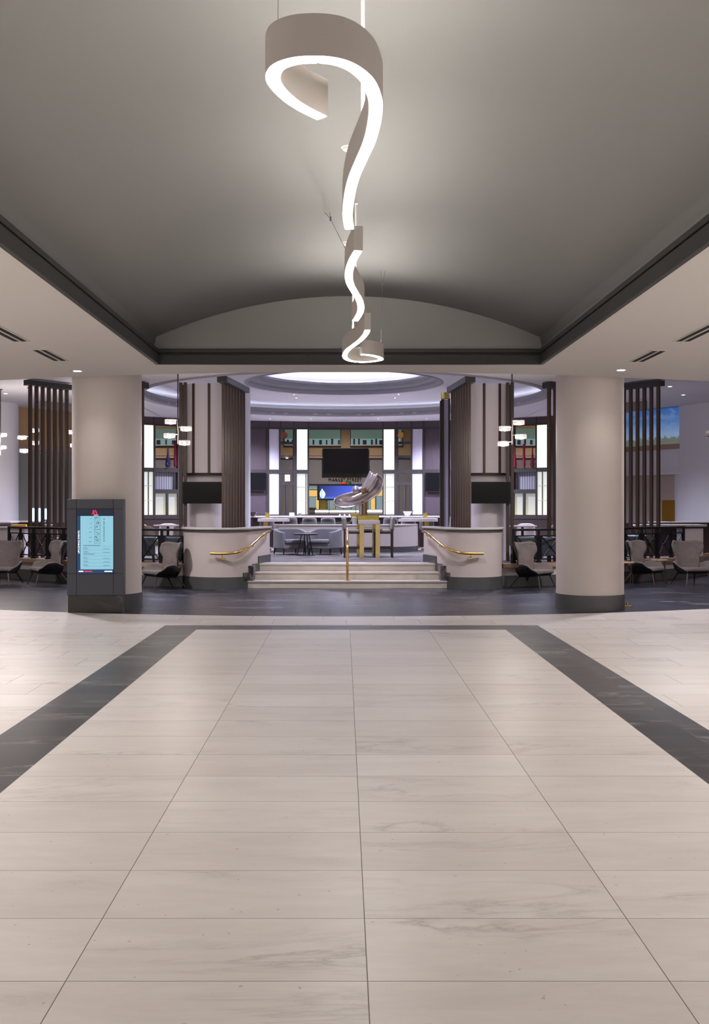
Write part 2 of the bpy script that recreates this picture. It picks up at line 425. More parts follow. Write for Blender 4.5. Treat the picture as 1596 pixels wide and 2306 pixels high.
def text(s, size, loc, rot, m, name, parent=None, ext=.004, align='CENTER'):
    c = bpy.data.curves.new(name, 'FONT'); c.body = s; c.size = size; c.extrude = ext; c.align_x = align; c.align_y = 'CENTER'
    c.materials.append(m)
    o = bpy.data.objects.new(name, c); COL.objects.link(o)
    bpy.context.view_layer.update()
    me = bpy.data.meshes.new_from_object(o); me.name = name
    bpy.data.objects.remove(o); bpy.data.curves.remove(c)
    mt = Matrix.Translation(loc) @ rot.to_4x4()
    me.transform(mt)
    if not me.materials: me.materials.append(m)
    o = bpy.data.objects.new(name, me); COL.objects.link(o)
    if parent is not None:
        inv = parent.get('_mat_inv') or parent.parent['_mat_inv']; inv = Matrix([inv[i*4:i*4+4] for i in range(4)])
        me.transform(inv); o.parent = parent
    else:
        me.transform(Matrix.Translation(-Vector(loc))); o.location = loc
    return o
FACE = Matrix.Rotation(PI/2, 3, 'X')      # text standing upright and read from -Y

# ------------------------------------------------------------------ camera
cam = bpy.data.cameras.new('camera'); co = bpy.data.objects.new('camera', cam); COL.objects.link(co)
co.location = (0, 0, EYE); co.rotation_euler = (PI/2, 0, 0)
cam.sensor_fit = 'VERTICAL'; cam.sensor_height = 36.0; cam.lens = 36.0*F/2306
cam.shift_x = 24/2306; cam.shift_y = -12/2306; cam.clip_end = 200; cam.clip_start = .05
sc.camera = co
# ------------------------------------------------------------------ setting: floors
CX, CY = 0.0, 29.4           # centre the lobby arcs are drawn from
def arcY(x, r): return CY-math.sqrt(max(r*r-x*x, 0))
XS = [-12+i*.4 for i in range(61)]
def between(x0, x1, f0, f1, z0, z1, n=40):
    m = MB(); prev = None
    for i in range(n+1):
        x = x0+(x1-x0)*i/n
        a = f0(x) if callable(f0) else f0; b = f1(x) if callable(f1) else f1
        cur = [m.b.verts.new(p) for p in ((x, a, z0), (x, b, z0), (x, b, z1), (x, a, z1))]
        if prev:
            for k in range(4): m.b.faces.new((prev[k], cur[k], cur[(k+1) % 4], prev[(k+1) % 4]))
        else: m.b.faces.new(cur)
        prev = cur
    m.b.faces.new(prev[::-1])
    return m
BX0, BX1, BIX0, BIX1, BY1, BIY1 = -2.334, 2.531, -1.858, 2.037, 12.955, 12.49
struct('floor', MB().box(BIX0, BIX1, -6, BIY1, -.05, 0), M['tile'], origin='world')
m = between(-12, BX0, -6, lambda x: arcY(x, 15.4), -.05, 0, 24)
struct('floor', m, M['tile_side'], origin='world')
m = between(BX1, 12, -6, lambda x: arcY(x, 15.4), -.05, 0, 24)
struct('floor', m, M['tile_side'], origin='world')
m = between(BX0, BX1, BY1, lambda x: arcY(x, 15.4), -.05, 0, 16)
struct('floor', m, M['tile_side'], origin='world')
m = MB(); m.box(BX0, BIX0, -6, BIY1, -.05, 0); m.box(BIX1, BX1, -6, BIY1, -.05, 0); m.box(BX0, BX1, BIY1, BY1, -.05, 0)
struct('floor', m, M['band'], origin='world')
m = between(-12, 12, lambda x: arcY(x, 15.4), lambda x: arcY(x, 10.6), -.05, 0, 60)
struct('floor', m, M['dark_tile'], origin='world')
# raised platform
PZ = .423
def platY(x):
    return arcY(x, 10.68) if abs(x) > 1.72 else 19.62
m = MB()
for a, b, f in ((-10.6, -1.72, None), (-1.72, 1.84, 19.6), (1.84, 10.6, None)):
    mm = between(a, b, (lambda x: arcY(x, 10.68)) if f is None else f, 40, 0, PZ, 30)
    me = bpy.data.meshes.new('t'); mm.b.to_mesh(me); m.b.from_mesh(me); mm.b.free(); bpy.data.meshes.remove(me)
struct('floor', m, M['carpet'], origin='world')
# curb around it : dark base, beige fascia, oak cap
AL = (math.radians(180+30), math.radians(270-16.9)); AR = (math.radians(270+16.6), math.radians(360-30))
for i, (a0, a1) in enumerate((AL, AR)):
    struct('baseboard_'+('left', 'right')[i], MB().ring(CX, CY, 10.68, 10.72, 0, .215, a0, a1, 40), M['base'])
    struct('wall_platform_'+('left', 'right')[i], MB().ring(CX, CY, 10.68, 10.70, .215, .375, a0, a1, 40), M['halfwall'])
    struct('trim_%d' % (i+1), MB().ring(CX, CY, 10.40, 10.76, .375, .445, a0, a1, 40), M['oak'])

# steps
SX = [(-1.828, 1.962, 18.8), (-1.75, 1.885, 19.17), (-1.672, 1.81, 19.54)]
for i, (a, b, y) in enumerate(SX):
    m = MB(); m.box(a, b, y+.02, 19.62 if i < 2 else 19.9, .141*i, .141*(i+1)-.028); m.box(a, b, y, 19.62 if i < 2 else 20.05, .141*(i+1)-.028, .141*(i+1)+(.004 if i == 2 else 0))
    struct('floor', m, M['step'], bevel=.004)

# ------------------------------------------------------------------ setting: lobby ceiling
SZ = 3.45; CFX0, CFX1, CFY = -2.468, 2.616, 13.21
m = MB()
for f in (between(-12, CFX0, -6, lambda x: arcY(x, 15.4), SZ, SZ+.12, 24), between(CFX0, CFX1, CFY, lambda x: arcY(x, 15.4), SZ, SZ+.12, 16), between(CFX1, 12, -6, lambda x: arcY(x, 15.4), SZ, SZ+.12, 24)):
    me = bpy.data.meshes.new('t'); f.b.to_mesh(me); m.b.from_mesh(me); f.b.free(); bpy.data.meshes.remove(me)
struct('ceiling', m, M['soffit'], origin='world')
struct('ceiling', between(-12, 12, lambda x: arcY(x, 15.4), lambda x: arcY(x, 15.3), SZ+.12, 4.42, 60), M['soffit'], origin='world')
# crown trim of the coffer: three stepped faces with shadow gaps
def frame(m, inset, z0, z1, th=.06):
    x0, x1, y1 = CFX0-inset, CFX1+inset, CFY+inset
    m.box(x0-th, x0, -6, y1+th, z0, z1); m.box(x1, x1+th, -6, y1+th, z0, z1); m.box(x0, x1, y1, y1+th, z0, z1)
m = MB(); frame(m, -.006, SZ-.004, SZ+.118, .05); frame(m, .012, SZ+.13, SZ+.146); frame(m, .0, SZ+.155, SZ+.205, .2)
struct('trim_3', m, M['trim'], origin='world', bevel=.003)
m = MB(); frame(m, .035, SZ+.11, SZ+.16)
struct('trim_4', m, M['trim_line'], origin='world')
# vault
xc = (CFX0+CFX1)/2-.02; hw = (CFX1-CFX0)/2
prof = [(xc-hw-.05, 3.655), (xc-hw-.07, 3.70)]
RV = 6.3; top = 4.385
for i in range(33):
    a = (i/16-1)*2.58
    prof.append((xc+a, top-(RV-math.sqrt(RV*RV-a*a))))
prof += [(xc+hw+.07, 3.70), (xc+hw+.05, 3.655)]
m = MB()
for (xa, za), (xb, zb) in zip(prof, prof[1:]):
    m.quad((xa, -6, za), (xb, -6, zb), (xb, CFY+.05, zb), (xa, CFY+.05, za))
bmesh.ops.remove_doubles(m.b, verts=m.b.verts, dist=1e-5)
struct('ceiling', m, M['vault'], origin='world', smooth=True, solid=(.05, 0))
m = MB(); m.hexa([(x, CFY+.02, z) for x, z in prof], [(x, CFY+.14, z) for x, z in prof])
struct('wall_vault_end', m, M['vault'], origin='world')

# ------------------------------------------------------------------ rotunda ceiling
RX, RY = 0.0, 23.4
ZL, ZU = 4.12, 4.46
m = MB(); n = 96; L = []
for i in range(n):
    a = 2*PI*i/n; dx, dy = math.cos(a), math.sin(a)
    ro = 15.0
    if dy < 0: ro = min(ro, (RY-13.9)/-dy)
    ro = min(ro, (5.2+max(0, dy)*1.8)/max(abs(dx), 1e-6))
    if dy > .69:   # towards the back wall, circle about (0,20) r 10.1
        B = (RY-20)*dy; ro = min(ro, -B+math.sqrt(B*B-((RY-20)**2-10.1**2)))
    L.append([m.b.verts.new((RX+r*dx, RY+r*dy, z)) for r, z in ((4.7, ZL), (ro, ZL), (ro, ZL+.06), (4.7, ZL+.06))])
for i in range(n):
    A, B = L[i], L[(i+1) % n]
    for k in range(4): m.b.faces.new((A[k], B[k], B[(k+1) % 4], A[(k+1) % 4]))
struct('ceiling', m, M['lilac'], origin='world')
ZS = 4.35                       # the ceiling is a little higher over the two side wings
struct('ceiling', MB().box(-12, -5.2, 14.6, 34, ZS, ZS+.06).box(5.2, 12, 14.6, 34, ZS, ZS+.06).box(-5.22, -5.2, 14.2, 29, ZL, ZS).box(5.2, 5.22, 14.2, 29, ZL, ZS), M['lilac'], origin='world')
m = MB(); m.ring(RX, RY, 4.7, 4.76, ZL+.0, 4.31); m.ring(RX, RY, 4.64, 4.80, ZL-.015, ZL+.03)
struct('trim_5', m, M['ringgrey'], smooth=True)
m = MB(); m.ring(RX, RY, 2.27, 5.7, ZU, ZU+.05); m.ring(RX, RY, 5.62, 5.7, ZL+.06, ZU)
struct('ceiling', m, M['lilac'])
m = MB(); m.ring(RX, RY, 2.25, 2.34, ZU-.012, ZU+.1); m.ring(RX, RY, 2.13, 2.3, ZU+.1, ZU+.18); m.ring(RX, RY, 2.06, 2.3, ZU+.18, ZU+.22); m.ring(RX, RY, 1.98, 2.3, ZU+.22, ZU+.27)
struct('trim_6', m, M['ringgrey'], smooth=True)
m = MB(); m.lathe([(2.6, ZU+.27), (2.6, ZU+.4), (2.4, ZU+.62), (1.6, ZU+.78), (.05, ZU+.82)], (RX, RY, 0), 64, cap=False)
struct('ceiling', m, M['lilac'], smooth=True, solid=(.03, 1))
o = MB().ring(RX, RY, 2.2, 2.26, ZU+.28, ZU+.30).build('cove_light', M['cove'])
tag(o, 'lilac light strip glowing around the inside of the round ceiling dome', 'cove light')
o = MB().ring(RX, RY, 5.0, 5.06, ZL+.07, ZL+.09).build('cove_light', M['cove2'])
tag(o, 'lilac light strip on the ledge of the big outer ceiling ring', 'cove light')

# ------------------------------------------------------------------ enclosing walls
struct('wall_left', MB().box(-12.2, -12, 12, 41, 0, 5.6), M['beige'])
struct('wall_right', MB().box(12, 12.2, 12, 41, 0, 5.6), M['beige'])
struct('ceiling', MB().box(-12, 12, 29.6, 40.5, 5.4, 5.5), M['lilac'])
# the wall above the rotunda's back wall closes the step up to the hall behind
struct('wall_upper', MB().ring(0, 20, 10.1, 10.2, ZL, 5.4, R_(90-52), R_(90+52), 40), M['grey'])

# ------------------------------------------------------------------ big round lobby columns
def column(u, Y, r, label, ztop=4.2):
    X = XU(u, Y)
    t = root('column', (X, Y, 0), label, 'column', None); t['kind'] = 'structure'
    MB().lathe([(r, .23), (r, ztop)], (X, Y, 0), 64).build('shaft', M['column'], t, smooth=True)
    MB().lathe([(r+.014, 0), (r+.014, .235)], (X, Y, 0), 64).build('base', M['base'], t, smooth=True)
    return X
column(241, 15.25, .522, 'round taupe column with dark metal base, behind the tall info screen')
column(1327.5, 15.1, .503, 'round taupe column with dark metal base, standing free on the right side')

# ------------------------------------------------------------------ curved half walls beside the steps
def smoothpath(pts, n=6):
    out = []
    for i in range(len(pts)-1):
        p0 = Vector(pts[max(i-1, 0)]); p1 = Vector(pts[i]); p2 = Vector(pts[i+1]); p3 = Vector(pts[min(i+2, len(pts)-1)])
        for k in range(n):
            t = k/n
            out.append(tuple(.5*((2*p1)+(-p0+p2)*t+(2*p0-5*p1+4*p2-p3)*t*t+(-p0+3*p1-3*p2+p3)*t**3)))
    out.append(tuple(pts[-1]))
    return out
HL = [(-3.16, 19.75), (-3.12, 19.3), (-2.97, 18.92), (-2.72, 18.68), (-2.38, 18.57), (-2.06, 18.62), (-1.85, 18.80), (-1.77, 19.15), (-1.69, 19.52), (-1.60, 19.95), (-1.52, 20.35)]
HR = [(1.64, 20.35), (1.73, 19.95), (1.83, 19.52), (1.905, 19.15), (1.985, 18.80), (2.19, 18.62), (2.51, 18.57), (2.78, 18.66), (2.99, 18.90), (3.07, 19.3), (3.09, 19.75)]
for i, H in enumerate((HL, HR)):
    side = ('left', 'right')[i]
    pth = smoothpath(H)
    struct('wall_stair_'+side, MB().path_wall(pth, .16, .12, 1.095), M['halfwall'], smooth=True)
    cap = []
    for j, p in enumerate(pth):
        q0 = Vector(pth[max(j-1, 0)]); q1 = Vector(pth[min(j+1, len(pth)-1)]); t = (q1-q0).normalized()
        cap.append(tuple(Vector(p)-Vector((-t.y, t.x))*.045))
    struct('trim_stair_'+side+'_cap', MB().path_wall(cap, .30, 1.115, 1.15), M['stone_top'], smooth=True, bevel=.006)
    cap2 = []
    for j, p in enumerate(pth):
        q0 = Vector(pth[max(j-1, 0)]); q1 = Vector(pth[min(j+1, len(pth)-1)]); t = (q1-q0).normalized()
        cap2.append(tuple(Vector(p)-Vector((-t.y, t.x))*.02))
    struct('trim_stair_'+side, MB().path_wall(cap2, .22, 1.075, 1.115), M['base'], smooth=True)
    # dark base, stepping up with the stair
    if i == 0: fr = [k for k, p in enumerate(pth) if p[1] <= 18.86 or p[0] < -2.5]
    else: fr = [k for k, p in enumerate(pth) if p[1] <= 18.86 or p[0] > 2.5]
    seg = cap2[fr[0]:fr[-1]+1]
    m = MB().path_wall(seg, .03, 0, .225)
    for (ya, yb, z0, z1) in ((18.80, 19.17, .141, .30), (19.17, 19.54, .282, .44), (19.54, 20.35, .423, .575)):
        pp = [cap2[k] for k, p in enumerate(pth) if ya-.08 <= p[1] <= yb+.08 and (abs(p[0]) < 2.02)]
        if len(pp) > 1: m.path_wall(pp, .03, z0, z1)
    struct('baseboard_stair_'+side, m, M['base'], smooth=True)

# brass handrails on the half walls
def handrail(pts, brk, label):
    pts = [P(*p) for p in pts]
    mid = pts[len(pts)//2]
    t = root('handrail', (mid.x, mid.y, 0), label, 'handrail')
    sp = smoothpath([tuple(p) for p in pts], 5)
    rt = MB().tube(sp, .024, 12).build('rail_tube', M['brass'], t, smooth=True)
    for k, (dx, dy) in brk:
        p = pts[k]
        m = MB(); m.tube([p+Vector((0, 0, -.015)), p+Vector((0, 0, -.06)), p+Vector((dx, dy, -.08))], .008, 8)
        m.obox(p+Vector((dx, dy, -.08)), (.045, .045, .05))
        m.build('bracket', M['brass'], rt, smooth=True)
    return t
handrail([(474, 1246.5, 18.50), (500, 1247.5, 18.47), (530, 1244.5, 18.47), (553, 1237, 18.6), (570, 1224, 18.85), (588, 1207, 19.25), (599.5, 1199, 19.75), (608, 1196.5, 20.15)], [(1, (0, .1)), (4, (-.09, 0)), (6, (-.09, 0))],
         'polished brass handrail curving up the left half wall beside the steps')
handrail([(1088, 1247, 18.50), (1060, 1247, 18.47), (1032, 1244, 18.47), (1007, 1236, 18.6), (990, 1224, 18.85), (970, 1206.5, 19.25), (960, 1199, 19.75), (951, 1197, 20.15)], [(1, (0, .1)), (4, (.09, 0)), (6, (.09, 0))],
         'polished brass handrail curving up the right half wall beside the steps')
X = XU(782, 18.95)
t = root('stair_rail', (X, 18.95, .141), 'polished brass stair rail standing in the middle of the steps', 'handrail')
pts = smoothpath([(X, 18.93, .141), (X, 18.93, .6), (X, 19.02, .86), (X, 19.3, .98), (X, 19.75, 1.10), (X, 19.98, 1.11)], 5)
MB().tube(pts, .024, 12).build('rail_tube', M['brass'], t, smooth=True)
MB().tube([(X, 19.9, .424), (X, 19.9, 1.09)], .02, 12).build('post', M['brass'], t, smooth=True)
m = MB(); m.lathe([(.045, 0), (.045, .012), (.026, .02)], (X, 18.93, .141), 20); m.build('floor_flange', M['brass'], t, smooth=True)

# ------------------------------------------------------------------ platform railings with X braces
def railing(u_in, u_out, npan, label):
    r = 10.56
    x0, y0 = ray_circle(u_in, CX, CY, r, True); x1, y1 = ray_circle(u_out, CX, CY, r, True)
    a0 = math.atan2(y0-CY, x0-CX); a1 = math.atan2(y1-CY, x1-CX)
    if a0 < 0: a0 += 2*PI
    if a1 < 0: a1 += 2*PI
    pts = [Vector((CX+r*math.cos(a0+(a1-a0)*k/npan), CY+r*math.sin(a0+(a1-a0)*k/npan), 0)) for k in range(npan+1)]
    mid = pts[npan//2]
    t = root('railing', (mid.x, mid.y, .445), label, 'railing')
    zt, zb = 1.085, .445
    m = MB()
    for a, b in zip(pts, pts[1:]):
        d = b-a; c = (a+b)/2
        m.obox((c.x, c.y, zt+.012), (d.length+.03, .06, .045), math.atan2(d.y, d.x))
    m.build('top_rail', M['rail'], t, bevel=.008)
    for p, q in zip(pts, pts[1:]+[pts[-2]]):
        ang = math.atan2((q-p).y, (q-p).x)
        m = MB(); m.obox((p.x, p.y, (zb+zt)/2), (.045, .045, zt-zb), ang); m.obox((p.x, p.y, zb+.02), (.085, .085, .04), ang); m.obox((p.x, p.y, zb+.06), (.06, .06, .05), ang)
        m.build('post', M['rail'], t, bevel=.005)
    for a, b in zip(pts, pts[1:]):
        d = b-a; c = (a+b)/2; ang = math.atan2(d.y, d.x); w = d.length-.085
        m = MB(); z0, z1 = zb+.07, zt-.11
        ux = Vector((math.cos(ang), math.sin(ang), 0))
        m.obox((c.x, c.y, z1), (w, .03, .025), ang); m.obox((c.x, c.y, z0), (w, .03, .025), ang)
        for s in (-1, 1):
            q = c+ux*s*(w/2-.012); m.obox((q.x, q.y, (z0+z1)/2), (.03, .03, z1-z0), ang)
            m.tube([c-ux*s*(w/2-.02)+Vector((0, 0, z0)), c+ux*s*(w/2-.02)+Vector((0, 0, z1))], .012, 6)
        m.obox((c.x, c.y, (z0+z1)/2), (.06, .035, .06), ang, 0, PI/4)
        m.build('lattice_panel', M['rail'], t)
        MB().lathe([(.012, -.004), (.018, 0), (.001, .01)], (0, 0, 0), 10).b.free()
    return t
railing(416, 20, 10, 'black steel railing with X braces on the platform edge, left side, behind the info screen')
railing(1156, 1539, 9, 'black steel railing with X braces on the platform edge, right side, behind the free column')

# ------------------------------------------------------------------ slat screens
def slat_screen(p0, p1, ns, label, zt=4.0, w=.062, d=.062):
    p0 = Vector(p0); p1 = Vector(p1); dv = p1-p0; ang = math.atan2(dv.y, dv.x); c = (p0+p1)/2
    t = root('slat_screen', (c.x, c.y, PZ), label, 'slatted screen')
    MB().obox((c.x, c.y, zt+.06), (dv.length+.2, .2, .12), ang).build('top_cap', M['cap'], t, bevel=.004)
    for i in range(ns):
        p = p0+dv*i/(ns-1)
        MB().obox((p.x, p.y, (zt+PZ)/2), (w, d, zt-PZ), ang).build('slat', M['dwood'], t, bevel=.004)
    return t
slat_screen((XU(68, 21.7), 21.7), (XU(150, 22.5), 22.5), 7, 'tall dark wood slatted screen behind the left railing, left of the info screen column', 4.20, .066, .066)
slat_screen((XU(1482, 21.8), 21.8), (XU(1390, 22.6), 22.6), 7, 'tall dark wood slatted screen behind the right railing, outside the free column', 4.20, .066, .066)
slat_screen((XU(320, 20.4), 20.4), (XU(262, 20.9), 20.9), 5, 'dark wood slatted screen mostly hidden behind the info screen column', 3.98)
slat_screen((XU(1236, 20.4), 20.4), (XU(1290, 20.9), 20.9), 5, 'dark wood slatted screen mostly hidden behind the free right column', 3.98)
slat_screen((XU(502.5, 19.6), 19.6), (XU(549, 21.3), 21.3), 8, 'dark wood slatted screen beside the dark TV drum column, left of the steps', 4.0, .05, .052)
slat_screen((XU(1056.5, 19.6), 19.6), (XU(1018, 21.3), 21.3), 8, 'dark wood slatted screen beside the dark TV drum column, right of the steps', 4.0, .05, .052)

# ------------------------------------------------------------------ drum columns with TV
def drum(u, sgn, label):
    Y = 21.2; X = XU(u, Y)
    t = root('drum_column', (X, Y, PZ), label, 'column'); t['kind'] = 'structure'
    zc = ZV(1067, 20.65)
    MB().lathe([(.46, PZ), (.46, zc+.02)], (X, Y, 0), 56).build('shaft', M['white_fabric'], t, smooth=True)
    MB().lathe([(.56, zc), (.56, ZL)], (X, Y, 0), 56).build('upper_drum', M['white_fabric'], t, smooth=True)
    MB().lathe([(.585, zc-.03), (.585, zc+.02)], (X, Y, 0), 56).build('collar', M['frame'], t, smooth=True)
    for k in range(9):
        a = -PI/2+R_(10*sgn)+(k-4)*R_(34)
        x, y = X+.565*math.cos(a), Y+.565*math.sin(a)
        MB().obox((x, y, (zc+ZL)/2), (.03, .052, ZL-zc), a).build('batten', M['dwood'], t)
    return X, Y
for u, s, lab in ((468, 1, 'left'), (1092, -1, 'right')):
    X, Y = drum(u, s, 'pale fabric drum column with dark battens and a TV, %s of the steps' % lab)
    # dark corner posts at the outer side, floor to ceiling
    sgn = -1 if lab == 'left' else 1
    m = MB()
    for du in (-61, -51):
        uu = u+du*(1 if lab == 'left' else -1)
        m.box(XU(uu, 20.52)-.03, XU(uu, 20.52)+.03, 20.48, 20.58, PZ, ZL)
    o = m.build('corner_post', M['dwood'], None); tag(o, 'pair of tall dark wood posts beside the %s drum column' % lab, 'post')
    uc = 455 if lab == 'left' else 1105
    tv = root('television', (XU(uc, 20.45), 20.45, ZV(1134, 20.4)), 'switched-off black TV on the drum column %s of the steps' % lab, 'television')
    x0, x1 = XU(uc-44, 20.4), XU(uc+44, 20.4)
    MB().box(x0, x1, 20.4, 20.46, ZV(1134, 20.4), ZV(1085, 20.4)).build('bezel', M['black'], tv, bevel=.004)
    MB().box(x0+.012, x1-.012, 20.392, 20.402, ZV(1133, 20.4), ZV(1086, 20.4)).build('screen', M['screenoff'], tv)
    MB().box((x0+x1)/2-.1, (x0+x1)/2+.1, 20.46, 20.72, ZV(1118, 20.4), ZV(1102, 20.4)).build('wall_mount', M['black'], tv)

# slimmer round column and fins seen beside the slats
o = root('column', (XU(540, 24.5), 24.5, PZ), 'plain pale column just right of the left slatted screen', 'column'); o['kind'] = 'structure'
MB().lathe([(.26, PZ), (.26, ZU)], (XU(540, 24.5), 24.5, 0), 40).build('shaft', M['lilac'], o, smooth=True)
Y = 24.0
t = root('fin_panel', (XU(1002, Y), Y, PZ), 'narrow white panel between dark fins left of the right slatted screen', 'panel')
MB().box(XU(999, Y), XU(1009, Y), Y, Y+.1, PZ, ZV(900, Y)).build('panel', M['whitepanel'], t)
MB().box(XU(993, Y), XU(999, Y), Y-.05, Y+.1, PZ, ZV(900, Y)).build('fin', M['darkleg'], t)
MB().box(XU(990.5, Y), XU(993, Y), Y-.02, Y+.08, PZ, ZV(903, Y)).build('fin', M['darkleg'], t)
MB().box(XU(1009, Y), XU(1013, Y), Y-.05, Y+.1, PZ, ZV(898, Y)).build('fin', M['darkleg'], t)
MB().lathe([(.11, ZV(898, Y)), (.11, ZV(884, Y))], (XU(1003, Y), Y+.05, 0), 24).build('gold_drum', M['brassbox'], t, smooth=True)

# ------------------------------------------------------------------ rotunda back wall (arc about (0,20), radius 10)
BR = 10.0
def zc(v): return EYE+(V0-v)*30/F
def wb(m, u0, u1, z0, z1, r=BR, d=.12, n=None):
    x0, y0 = ray_circle(u0, 0, 20, r, False); x1, y1 = ray_circle(u1, 0, 20, r, False)
    a0 = math.atan2(y0-20, x0); a1 = math.atan2(y1-20, x1)
    n = n or max(1, int(abs(a1-a0)/R_(1.5)))
    m.ring(0, 20, r, r+d, z0, z1, min(a0, a1), max(a0, a1), n)
    return m
Z_T, Z_A, Z_B, Z_C, Z_D, Z_E = 4.12, 3.9, 2.665, 2.545, 1.315, 1.25
m = MB()
wb(m, 285, 1270, 3.905, Z_T, BR-.02, .12, 60)
struct('wall_back', m, M['pwood'], origin='world')
m = MB()
for u0, u1 in ((285, 323), (346, 350), (400, 412), (553, 557), (600, 606), (628, 632), (660, 668.5), (692, 695.8), (860.5, 863.7), (887.4, 895.5), (924.5, 928), (951, 956), (1150, 1157), (1205, 1208), (1231, 1270)):
    wb(m, u0, u1, Z_E, 3.905, BR-.03, .14)
for u0, u1 in ((285, 695.8), (860.5, 1270)):
    wb(m, u0, u1, Z_C, Z_B, BR-.02, .12, 24)
wb(m, 285, 1270, Z_E-.05, Z_D, BR-.02, .13, 60)
wb(m, 285, 1270, Z_A-.02, Z_A+.03, BR-.04, .13, 60)
for u in (606, 632, 662, 694, 862, 893, 926, 953, 346, 1207):
    wb(m, u-1.5, u+1.5, Z_A, Z_T, BR-.03, .02)
for u0, u1 in ((632, 660), (895.5, 924.5)):
    for z in (3.48, 3.06):
        wb(m, u0, u1, z-.045, z+.03, BR-.03, .14)
    wb(m, u0, u1, 2.19, 2.30, BR-.03, .14)
    mu = (u0+u1)/2
    wb(m, mu-2.6, mu+2.6, Z_D, 2.2, BR-.02, .12)
    wb(m, u0, u0+2.2, Z_D, 2.2, BR-.02, .12)
    wb(m, u1, u1+.01, Z_D, 2.2, BR-.02, .12)
for u0, u1 in ((350, 400), (1157, 1205)):
    wb(m, u0, u1, 1.93, 2.05, BR-.03, .14)
    mu = (u0+u1)/2+(2 if u0 < 700 else -2)
    wb(m, mu-2.2, mu+2.2, Z_D, 1.95, BR-.03, .14)
struct('wall_back_frame', m, M['frame'], origin='world')
m = MB()
for u0, u1 in ((412, 553), (557, 600), (956, 1012), (1012, 1150)):
    wb(m, u0, u1, Z_D, 2.56, BR, .1); wb(m, u0, u1, Z_B, Z_A, BR, .1)
struct('wall_back_panels', m, M['pwood'], origin='world')
m = MB(); wb(m, 285, 1270, PZ, Z_E-.04, BR, .12, 60)
struct('wall_back_base', m, M['darkleg'], origin='world')
m = MB()
for u0, u1 in ((606, 628), (928, 951)):
    wb(m, u0, u1, Z_D, Z_C, BR+.0, .06); wb(m, u0, u1, Z_B, Z_A, BR+.0, .06)
struct('wall_back_white_panels', m, M['whitepanel'], origin='world')
# backlit panels
for (u0, u1, where) in ((323, 346, 'at the far left of the back wall'), (668.5, 692, 'left of the big central opening'), (863.7, 887.4, 'right of the big central opening'), (1208, 1231, 'at the far right of the back wall')):
    side = M['lumwarm'] if u0 < 400 or u0 > 1100 else M['lum']
    o = wb(MB(), u0, u1, Z_B, Z_A, BR, .05).build('light_panel', side); tag(o, 'tall glowing white backlit panel, upper one, '+where, 'light panel', 'backlit panels')
    t = root('light_panel', ((XU((u0+u1)/2, 29), 29.3, Z_D)), 'glowing glass shelf panel, lower one, '+where, 'light panel', 'backlit panels')
    t0 = t; t = wb(MB(), u0-.6, u1+.6, Z_D, Z_C, BR+.04, .05).build('glass', M['lumlow'], t)
    mu = u1-3.4 if u0 in (668.5, 1208) else u0+3.4
    if u0 < 400: mu = (u0+u1)/2
    if u0 > 1200: mu = (u0+u1)/2+1
    wb(MB(), mu-.9, mu+.9, Z_D, Z_C, BR+.0, .03).build('mullion', M['leg'], t)
    wb(MB(), u0, u1, 2.14, 2.155, BR+.0, .03).build('shelf', M['frost'], t)
    wb(MB(), u0, u1, 1.72, 1.735, BR+.0, .03).build('shelf', M['frost'], t)
n = 1
for u0, u1 in ((350, 374.5), (379.5, 400), (1157, 1177), (1182, 1205)):
    struct('window_%d' % n, wb(MB(), u0, u1, Z_D, 1.93, BR+.05, .03), M['frost']); n += 1
for u0, u1 in ((350, 400), (1157, 1205)):
    struct('window_%d' % n, wb(MB(), u0, u1, 2.05, Z_C, BR+.12, .03), M['curtain']); n += 1

# TVs on the outer wood panels
for u0, u1, where, nz in ((557, 600, 'left', 2.03), (957.5, 991, 'right', 2.0)):
    t = root('television', (XU((u0+u1)/2, 29.5), 29.3, 2.03), 'dark TV on the wood panel at the %s end of the back bar' % where, 'television')
    wb(MB(), u0, u1, nz, 2.57, BR-.12, .05).build('bezel', M['black'], t)
    wb(MB(), u0+.8, u1-.8, nz+.015, 2.555, BR-.125, .01).build('screen', M['screenoff'], t)

